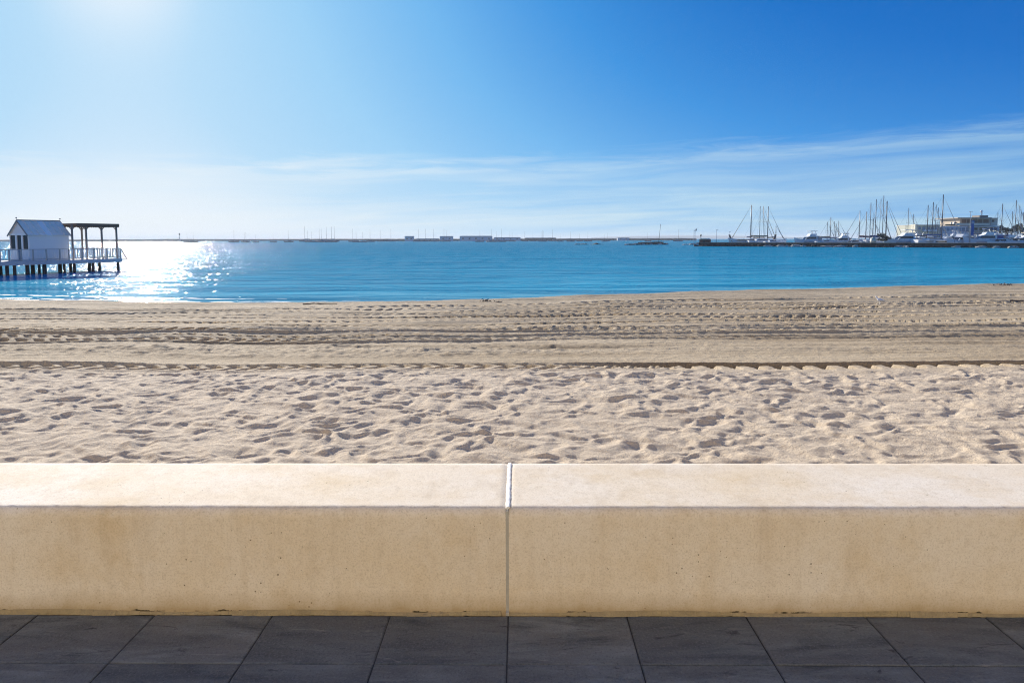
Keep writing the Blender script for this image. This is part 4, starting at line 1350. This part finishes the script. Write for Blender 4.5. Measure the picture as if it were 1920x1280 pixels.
# chimney-like pots and dish on the left terrace
for a, w_, c_ in ((1789, 3.4, M_CREAM), (1794, 4.0, M_GEL)):
    pp = at_y(a, 418, YB)
    mb = MB().blob((pp.x - club.location.x, 1.5, pp.z - club.location.z - .3), (w_ * .09, .4, .75), int(a), .1, 9, 6).build('terrace_pot', c_, club)
building_box(club, 'terrace_planter', 1774, 1796, 420.4, 423.2, YB + .2, .8, plain('dark_hedge', (0.03, 0.04, 0.025), .9, .5))
pp = at_y(1840.5, 398, YB + 7)
dish = empty('radome', (pp.x, YB + 7, at_y(1840, 403.6, YB + 7).z), 0, 'white radome on a mast on top of the clubhouse', 'antenna')
dz_ = pp.z - dish.location.z
MB().tube((0, 0, 0), (0, 0, dz_), .1, .1).build('mast', M_GREY, dish)
MB().blob((-.1, 0, dz_ + .3), (.42, .42, .5), 3, 0, 10, 7).build('dome', M_GEL, dish)
MB().tube((.3, 0, 0), (.3, 0, dz_ + .9), .04, .03).build('aerial', M_GREY, dish)
YW = Yq(1740, 40)
wing = empty('cream_pavilion', (at_y(1740, 450, YW).x, YW, QZ - 1), 0, 'low cream building with white awnings left of the clubhouse', 'building')
building_box(wing, 'wall', 1716.5, 1762.5, 422.5, 455, YW, 12, plain('sage_cream_render', (.47, .46, .36), .85, .06, .3), zb=QZ - 1)
building_box(wing, 'end_wall', 1715.6, 1719.2, 420.5, 436, YW - .4, 2.5, plain('bright_cream_render', (.76, .70, .52), .85))
building_box(wing, 'roof_slab', 1719.4, 1764, 421.2, 422.4, YW - .6, 13, M_CREAM)
for k in range(5):
    a = 1721 + 8.2 * k
    building_box(wing, 'window', a, a + 6, 425.5, 430.5, YW - .06, .05, plain('blue_grey_glass', (0.20, 0.25, 0.32), .2))
for k in range(4):
    a, b = 1732.5 + 6.6 * k, 1732.5 + 6.6 * k + 6.2
    pa, pb2 = at_y(a, 434, YW - 1.5), at_y(b, 430.5, YW - 1.5)
    wx_ = pb2.x - pa.x
    pts = [(wx_ * j / 6, (pb2.z - pa.z) * math.sin(math.pi * j / 6)) for j in range(7)]
    aw = MB().prism(pts, 0, 1.4).build('awning', M_GEL, wing)
    aw.location = (pa.x - wing.location.x, -1.5, pa.z - wing.location.z)
# banner and lamp standards
YBn = Yq(1820, 6)
pb0 = at_y(1817.5, 452, YBn)
ls = empty('light_standard', (pb0.x, YBn, QZ), 0, 'tall light standard with a crossbar next to the blue banner', 'lamp post')
lh = at_y(1817, 397, YBn).z - QZ
MB().tube((0, 0, 0), (0, 0, lh), .11, .07).build('post', M_GREY, ls)
MB().bar((-.45, 0, lh), (.45, 0, lh), .12, .08).build('crossbar', M_GREY, ls)
MB().box(-.5, -.25, -.12, .12, lh - .12, lh - .042).box(.25, .5, -.12, .12, lh - .12, lh - .042).build('lamp_head', M_GEL, ls)
bn = empty('banner', (pb0.x, YBn - .3, QZ), 0, 'tall blue banner hanging upright before the clubhouse', 'banner')
bz1, bz0 = at_y(1820, 413.5, YBn).z - QZ, at_y(1820, 441, YBn).z - QZ
bwid = at_y(1824.2, 430, YBn).x - pb0.x
bg_ = MB()
for k in range(10):
    za, zb_ = bz0 + (bz1 - bz0) * k / 10, bz0 + (bz1 - bz0) * (k + 1) / 10
    ya, yb = .06 * math.sin(k * 1.1), .06 * math.sin((k + 1) * 1.1)
    bg_.add([(.12, ya, za), (.12 + bwid, ya + .05, za), (.12 + bwid, yb + .05, zb_), (.12, yb, zb_), (.12, ya + .02, za), (.12 + bwid, ya + .07, za), (.12 + bwid, yb + .07, zb_), (.12, yb + .02, zb_)],
            [(0, 1, 2, 3), (7, 6, 5, 4), (0, 3, 7, 4), (1, 5, 6, 2)])
bg_.build('cloth', plain('banner_blue', (0.015, 0.10, 0.34), .7, .2, 1.5), bn)
MB().box(.14, .1 + bwid, -.08, -.05, bz1 - .9, bz1 - .35).build('pale_band', plain('banner_pale', (.30, .38, .48), .7), bn)
MB().tube((.06, .04, 0), (.06, .04, bz1 + .1), .05, .05).build('banner_pole', M_GREY, bn)
YL = Yq(1790, 7)
pl0 = at_y(1790, 450, YL)
lp = empty('street_lamp', (pl0.x, YL, QZ), 0, 'street lamp with a broad flat head between the yachts and the clubhouse', 'lamp post')
lh = at_y(1790, 418.5, YL).z - QZ
MB().tube((0, 0, 0), (0, 0, lh), .08, .06).build('post', M_GREY, lp)
MB().loft([[(.55 * math.cos(a), .55 * math.sin(a), lh) for a in np.linspace(0, 5.5, 8)], [(.25 * math.cos(a), .25 * math.sin(a), lh + .3) for a in np.linspace(0, 5.5, 8)]]).build('lamp_head', M_DARK, lp)

# ------------------------------------------------------------------ trees and the bush
M_BARK = plain('bark', (0.07, 0.05, 0.035), .9, .3, 6)


def leafy(name, px, py_top, py_base, Y, wpx, label, cat, group, n=420, dark=(0.035, 0.05, 0.025), trunk=True, size=.34):
    c, top = at_y(px, py_base, Y), at_y(px, py_top, Y)
    w_ = at_y(px + wpx / 2, py_base, Y).x - c.x
    zb = QZ
    h_ = top.z - zb
    o = empty(name, (c.x, Y, zb), 0, label, cat, group)
    z_lo = (h_ * .38) if trunk else .1
    rr = random.Random(int(px * 10))
    if trunk:
        t_ = MB().tube((0, 0, 0), (.1, 0, h_ * .5), .2, .13)
        for k in range(4):
            a = rr.uniform(0, 6.28)
            t_.tube((.08, 0, h_ * (.34 + .05 * k)), (w_ * .5 * math.cos(a), w_ * .5 * math.sin(a), h_ * (.62 + .06 * k)), .09, .04, 5)
        t_.build('trunk', M_BARK, o)
    lobes = [(rr.uniform(-.6, .6) * w_, rr.uniform(-.6, .6) * w_, rr.uniform(z_lo + .2 * h_, h_ * .86), rr.uniform(.3, .5)) for _ in range(9)]
    cr = MB()
    for k in range(n):
        lx, ly, lz, lr = rr.choice(lobes)
        d = Vector((rr.gauss(0, 1), rr.gauss(0, 1), rr.gauss(0, .8)))
        d = d.normalized() * rr.uniform(.55, 1.05)
        p_ = Vector((lx + d.x * lr * w_, ly + d.y * lr * w_, max(.1, min(h_, lz + d.z * lr * h_ * .34))))
        a = Vector((rr.gauss(0, 1), rr.gauss(0, 1), rr.gauss(0, .6))).normalized()
        b_ = a.orthogonal().normalized()
        s_ = size * rr.uniform(.6, 1.2)
        cr.add([p_ - a * s_, p_ + b_ * s_ * .5, p_ + a * s_, p_ - b_ * s_ * .5], [(0, 1, 2, 3)])
    tag(cr.build('crown', plain('leaf_%d' % int(dark[0] * 1000), dark, .75, .5, 1.2), o), kind='stuff')
    return o


leafy('bush', 1655, 437, 453, Yq(1655, 4), 30, 'dense dark green bush on the quay among the boats', 'bush', None, 700, (0.022, 0.032, 0.016), False, .3)
GT = 'trees at the right end of the marina'
for px, pt, w_, lab, off in ((1877, 421, 14, 'leftmost dark tree right of the clubhouse', 60), (1888, 424, 13, 'lower olive tree second from the clubhouse', 66), (1898, 420, 12, 'tall narrow dark tree behind the tallest mast by the edge', 72),
                             (1907, 418.5, 14, 'tallest dark tree near the right picture edge', 64), (1918, 423, 16, 'tree cut by the right picture edge', 60), (1934, 419, 16, 'tree just beyond the right picture edge', 66)):
    leafy('tree', px, pt, 448, Yq(px, off), w_, lab, 'tree', GT, 420)
hd = MB()
for k in range(900):
    x, z = random.uniform(0, 34), abs(random.gauss(0, .9))
    p_ = Vector((x, random.uniform(-1.5, 1.5), z))
    a = Vector((random.gauss(0, 1), random.gauss(0, 1), random.gauss(0, 1))).normalized()
    b_ = a.orthogonal().normalized()
    hd.add([p_ - a * .3, p_ + b_ * .15, p_ + a * .3, p_ - b_ * .15], [(0, 1, 2, 3)])
YH = Yq(1895, 52)
h = hd.build('low_scrub', plain('scrub_leaf', (0.09, 0.10, 0.05), .85, .4, .8))
h.location = (at_y(1872, 440, YH).x, YH, QZ + .3)
tag(h, 'low olive scrub under the trees at the right end of the marina', 'scrub', None, 'stuff')
land = MB().box(-40, 160, 0, 160, -2.5, QZ - WZ - .3).build('marina_land', M_CONC)
land.location = (at_y(1690, 450, Yq(1690, 36)).x + 40, Yq(1690, 36), WZ)
land.rotation_euler = (0, 0, QA)
tag(land, 'flat paved land behind the marina', kind='structure')

# ------------------------------------------------------------------ across the bay
FAR = [(352, 436), (361.7, 435), (438, 431), (458, 435), (462, 435), (479, 439), (513, 438), (542, 432), (573, 424), (578, 432), (584, 434), (600, 428), (604, 427), (611, 425), (620.5, 425), (626, 424),
       (662.5, 429), (669, 433), (681, 434), (695, 430), (714, 431), (732, 429), (784, 429), (799, 429), (814, 429), (831.6, 429), (836, 432), (899, 433), (921, 429), (932, 434), (939, 428), (957, 433),
       (961, 435), (984.5, 434), (1000, 435), (1014, 434), (1018, 432), (1020, 433), (1037, 430), (1051, 438), (1070.5, 434), (1087, 438), (1103, 434), (1133, 439), (1138, 436), (1215, 436), (1271, 430)]
proto = None
r = random.Random(21)
CLUSTERS = [(0, 400, 'two faint masts nearest the bathing pier'), (400, 560, 'faint short masts over the sun glare'), (560, 590, 'three masts left of the row of five'), (590, 640, 'row of five tall masts'),
            (640, 745, 'loose masts left of the small square block'), (745, 850, 'masts around the grey shed'), (850, 975, 'masts before the longest far shed'), (975, 1060, 'masts right of the far sheds'), (1060, 1400, 'sparse masts behind the rock islets')]
for px, pt in FAR:
    lo_, hi_, cn_ = [c_ for c_ in CLUSTERS if c_[0] <= px < c_[1]][0]
    far_lab = 'far sailing boat, %s from left, %s' % (ORD[[p_ for p_, _ in FAR if lo_ <= p_ < hi_].index(px)], cn_)
    hy = 449.2 - (px - 300) * 0.0026
    base = on_z(px, hy + r.uniform(4.6, 6.0), WZ)
    mh = at_y(px, pt, base.y).z - WZ
    if proto is None:
        proto = empty('moored_sailboat', (0, 0, WZ), 0, 'distant sailing boat with a bare mast moored across the bay', 'sailing boat', 'sailing boats moored across the bay')
        hull_mesh(10, 3, 1.1).build('hull', plain('faded_hull', (.20, .21, .22), .5), proto)
        MB().box(-2.5, 1, -.9, .9, 1.1, 1.65).build('cabin', M_GREY, proto)
        MB().tube((.6, 0, 1.1), (.6, 0, 13), .11, .08).build('mast', M_ALU, proto)
        MB().tube((.5, 0, 2.4), (-3.8, 0, 2.3), .12).build('boom', M_ALU, proto)
        o = proto
    else:
        o = copy_tree(proto)
    o['label'] = far_lab
    k = mh / 13
    o.location = (base.x, base.y, WZ)
    o.scale = (k, k, k)
    o.rotation_euler = (0, 0, r.choice((0, math.pi)) + r.uniform(-.5, .5))


def land_strip(name, pts, Y, depth, mat, label, kind='structure'):
    """low land seen edge-on: (px, top y) outline at distance Y"""
    mb = MB()
    n = len(pts)
    vs = []
    for px, py in pts:
        p_ = at_y(px, py, Y)
        vs += [(p_.x, Y, WZ - 1), (p_.x, Y, max(WZ + .4, p_.z * .75)), (p_.x, Y + depth * .3, max(WZ + .5, p_.z)), (p_.x, Y + depth, max(WZ + .5, p_.z * .9)), (p_.x, Y + depth * 1.2, WZ - 1)]
    fs = []
    for i in range(n - 1):
        for j in range(4):
            fs.append((i * 5 + j, (i + 1) * 5 + j, (i + 1) * 5 + j + 1, i * 5 + j + 1))
    o = mb.add(vs, fs).build(name, mat)
    return tag(o, label, kind=kind)


M_SHORE = plain('far_scrub', (0.075, 0.095, 0.09), .95, .35, .02)
rr = random.Random(8)
pts = [(px, 448.9 - (px - 300) * .0026 - rr.uniform(.1, .8) - (0.6 if 280 < px < 350 and rr.random() < .5 else 0)) for px in range(-500, 760, 5)]
land_strip('far_shore', pts, 1500, 200, M_SHORE, 'thin dark strip of the far shore on the left horizon')
pts = [(px, 448.4 - (px - 700) * .0022 - rr.uniform(.2, 1.0)) for px in range(690, 1310, 4)]
land_strip('harbour_shore', pts, 1050, 120, M_SHORE, 'low far harbour shore in the middle of the horizon')
pts = [(1120 + 12 * k, 445.5 - 4.2 * math.sin(math.pi * k / 32) ** .7 - .5 * rr.random()) for k in range(33)]
land_strip('distant_hills', pts, 8000, 600, plain('hill_scrub', (.11, .12, .09), .95), 'pale hills far away behind the bay')

for (a, b, y0, y1, lab, mat) in ((759, 775, 442.6, 449.5, 'small square block standing alone on the far shore', M_GREY), (781, 823, 447.2, 450, 'long low tan roofed building on the far shore', M_TERR),
                                 (825, 849, 442.6, 449, 'grey shed left of the longest far shed', M_GREY), (862, 923, 442.2, 449, 'longest pale shed on the far shore', M_GREY),
                                 (926, 976, 444.8, 449, 'lower shed adjoining the longest far shed on its right', M_GREY), (984, 1043, 445.6, 449.3, 'low brown warehouse right of the far sheds', M_BROWN),
                                 (1158, 1180, 445.6, 449, 'small low building on the far right shore', M_GREY)):
    Yf = 1000
    A, Bp = at_y(a, y1, Yf), at_y(b, y0, Yf)
    o = empty('far_shed', ((A.x + Bp.x) / 2, Yf, WZ), 0, lab, 'building', 'buildings on the far shore')
    hw, hz = (Bp.x - A.x) / 2, Bp.z - WZ
    MB().box(-hw, hw, 0, 8, 0, hz * .86).build('wall', plain('pale_shed', (.52, .53, .54), .8) if mat is M_GREY else mat, o)
    MB().prism([(-hw - .5, hz * .86 + .01), (hw + .5, hz * .86 + .01), (hw * .93, hz), (-hw * .93, hz)], -.6, 8.6).build('roof', plain('far_roof', (.30, .31, .33), .8), o)
    nw = max(2, int(hw / 4))
    for k in range(nw):
        x = -hw + (2 * hw) * (k + .5) / nw
        MB().box(x - 1.2, x + 1.2, -.08, -.02, hz * .35, hz * .6).build('window', M_GLASS, o)
p_ = on_z(337, 452.2, WZ)
ft = empty('far_beacon', (p_.x, p_.y, WZ), 0, 'tiny beacon tower standing on the far left shore', 'beacon')
h_ = at_y(337, 437, p_.y).z - WZ
MB().loft([[(1.6 * math.cos(a), 1.6 * math.sin(a), 0) for a in np.linspace(0, 5.5, 8)], [(.4 * math.cos(a), .4 * math.sin(a), h_ * .6) for a in np.linspace(0, 5.5, 8)]]).build('tower', M_GREY, ft)
MB().blob((0, 0, h_ * .84), (1.3, 1.3, h_ * .16), 1, .1, 8, 6).build('lantern', M_DARK, ft)

# ------------------------------------------------------------------ things on the sand and at the water's edge
fm = MB()
xs = np.arange(-44, 36, 0.12)
sh_ = shore_y(xs)
for off, amp, seed, hi in ((-0.05, .55, 1, 4.0), (1.1, .40, 2, -6.0), (2.6, .32, 3, -9.0)):
    wv_ = perlin(xs * .9, xs * 0 + seed * 5) + .6 * perlin(xs * 3.1, xs * 0 + seed * 3)
    wid = np.clip((wv_ + .35) * amp, 0, .7) * np.clip((hi - xs) / 10, .2 if off < 0 else 0, 1)
    ctr = sh_ + off + .25 * perlin(xs * .4, xs * 0 + seed)
    z_ = WZ + .012 + (.02 if off < 0.5 else 0)
    for i in range(len(xs) - 1):
        if wid[i] > .03 or wid[i + 1] > .03:
            fm.add([(xs[i], ctr[i] - wid[i] * .4, z_), (xs[i + 1], ctr[i + 1] - wid[i + 1] * .4, z_), (xs[i + 1], ctr[i + 1] + wid[i + 1] * .6, z_), (xs[i], ctr[i] + wid[i] * .6, z_)], [(0, 1, 2, 3)])
f = fm.build('foam_glare', plain('foam_glare_white', (.80, .82, .83), .6, .06, 3.0))  # white ribbons: froth plus painted sun glare of the thin water film
tag(f, 'white foamy lines with painted sun glare along the left water edge', 'foam_glare', None, 'stuff')


def sand_z(x, y):
    xx, yy = np.meshgrid(np.array([x - .03, x, x + .03]), np.array([y - .03, y, y + .03]))
    return float(beach_z(xx, yy, False)[1, 1])


def on_sand(px, py):
    z = 0.0
    for _ in range(12):
        p_ = on_z(px, py, z)
        z = .5 * z + .5 * sand_z(p_.x, p_.y)
    return Vector((p_.x, p_.y, z))


def stick(name, px0, px1, py0, py1, r_, label, cat, mat):
    a, b = on_sand(px0, py0), on_sand(px1, py1)
    o = MB()
    n = 6
    pr = a
    rq = random.Random(int(px0))
    for k in range(1, n + 1):
        q = a.lerp(b, k / n) + Vector((0, rq.uniform(-.04, .04), rq.uniform(0, .03)))
        o.tube(pr - a, q - a, r_ * (1 - .06 * k), r_ * (1 - .06 * (k + 1)), 6)
        pr = q
    ob = o.build(name, mat)
    ob.location = a + Vector((0, 0, r_ * .5))
    return tag(ob, label, cat)


stick('driftwood', 1893, 1921, 566.8, 567.2, .055, 'dark driftwood stick on the sand at the right edge', 'driftwood', M_PILE)
stick('driftwood', 568, 632, 569.8, 569.6, .03, 'long thin dark stick lying along the left water edge', 'driftwood', M_PILE)
for k, (px, py, w_, lab) in enumerate(((913, 564.3, .16, 'dark clump of seaweed at the middle of the water edge'), (936, 566.5, .08, 'tiny dark clump of seaweed right of the middle one'),
                                       (1880, 534.6, .15, 'seaweed clump left of the pair on the right shore crest'), (1893, 534.2, .12, 'seaweed clump right of the pair on the right shore crest'))):
    c = on_sand(px, py)
    m = MB()
    rq = random.Random(k)
    for j in range(22):
        d = Vector((rq.gauss(0, 1) * w_, rq.gauss(0, .6) * w_, abs(rq.gauss(0, .3)) * w_))
        e = d + Vector((rq.uniform(-1, 1), rq.uniform(-1, 1), rq.uniform(0, .5))) * w_ * .6
        m.tube(d, e, .012 + w_ * .05, .006, 4)
    o = m.build('seaweed_clump', M_PILE)
    o.location = c
    tag(o, lab, 'seaweed')
c = on_sand(1650, 572)
gl_ = empty('seagull', c, 2.2, 'small white seagull standing on the graded sand on the right', 'seagull')
gl_.scale = (.75, .75, .75)
b = MB()
b.loft([[(x, r1 * math.cos(a), z + r1 * math.sin(a)) for a in np.linspace(0, 5.5, 8)] for x, r1, z in ((-.2, .012, .17), (-.12, .05, .18), (0, .075, .19), (.09, .062, .215), (.13, .036, .26), (.15, .034, .30), (.18, .036, .325), (.21, .018, .325))])
for sg in (-1, 1):
    b.tube((.0, sg * .03, 0), (.01, sg * .03, .14), .007, .009, 5).tube((0, sg * .03, .006), (.05, sg * .03, .004), .007, .005, 4)
b.build('body', plain('gull_white', (.78, .78, .77), .7), gl_)
MB().tube((.205, 0, .322), (.262, 0, .312), .011, .003, 6).build('beak', plain('gull_beak', (.6, .35, .05), .5), gl_)
for sg in (-1, 1):
    MB().loft([[(.07, sg * .06, .22), (.07, sg * .07, .19), (.07, sg * .05, .17)], [(-.08, sg * .07, .215), (-.08, sg * .08, .19), (-.08, sg * .06, .17)], [(-.25, sg * .025, .18), (-.25, sg * .03, .175), (-.25, sg * .02, .168)]], smooth=False).build('wing', plain('gull_grey', (.35, .36, .38), .7), gl_)

# ------------------------------------------------------------------ the air over the bay
hz = MB().box(-12600, 12600, -150, 12700, -6.0, 34.0).build('haze', None)
hm = bpy.data.materials.new('haze')
hm.use_nodes = True
hm.node_tree.nodes.clear()
H = NT(hm.node_tree)
vol = H.n('ShaderNodeVolumePrincipled', {'Color': (0.80, 0.88, 0.96, 1), 'Density': 0.00016, 'Anisotropy': 0.1})
ho = H.n('ShaderNodeOutputMaterial')
hm.node_tree.links.new(vol.outputs[0], ho.inputs['Volume'])
hz.data.materials.append(hm)
tag(hz, 'thin pale haze in the air over the bay', kind='stuff')
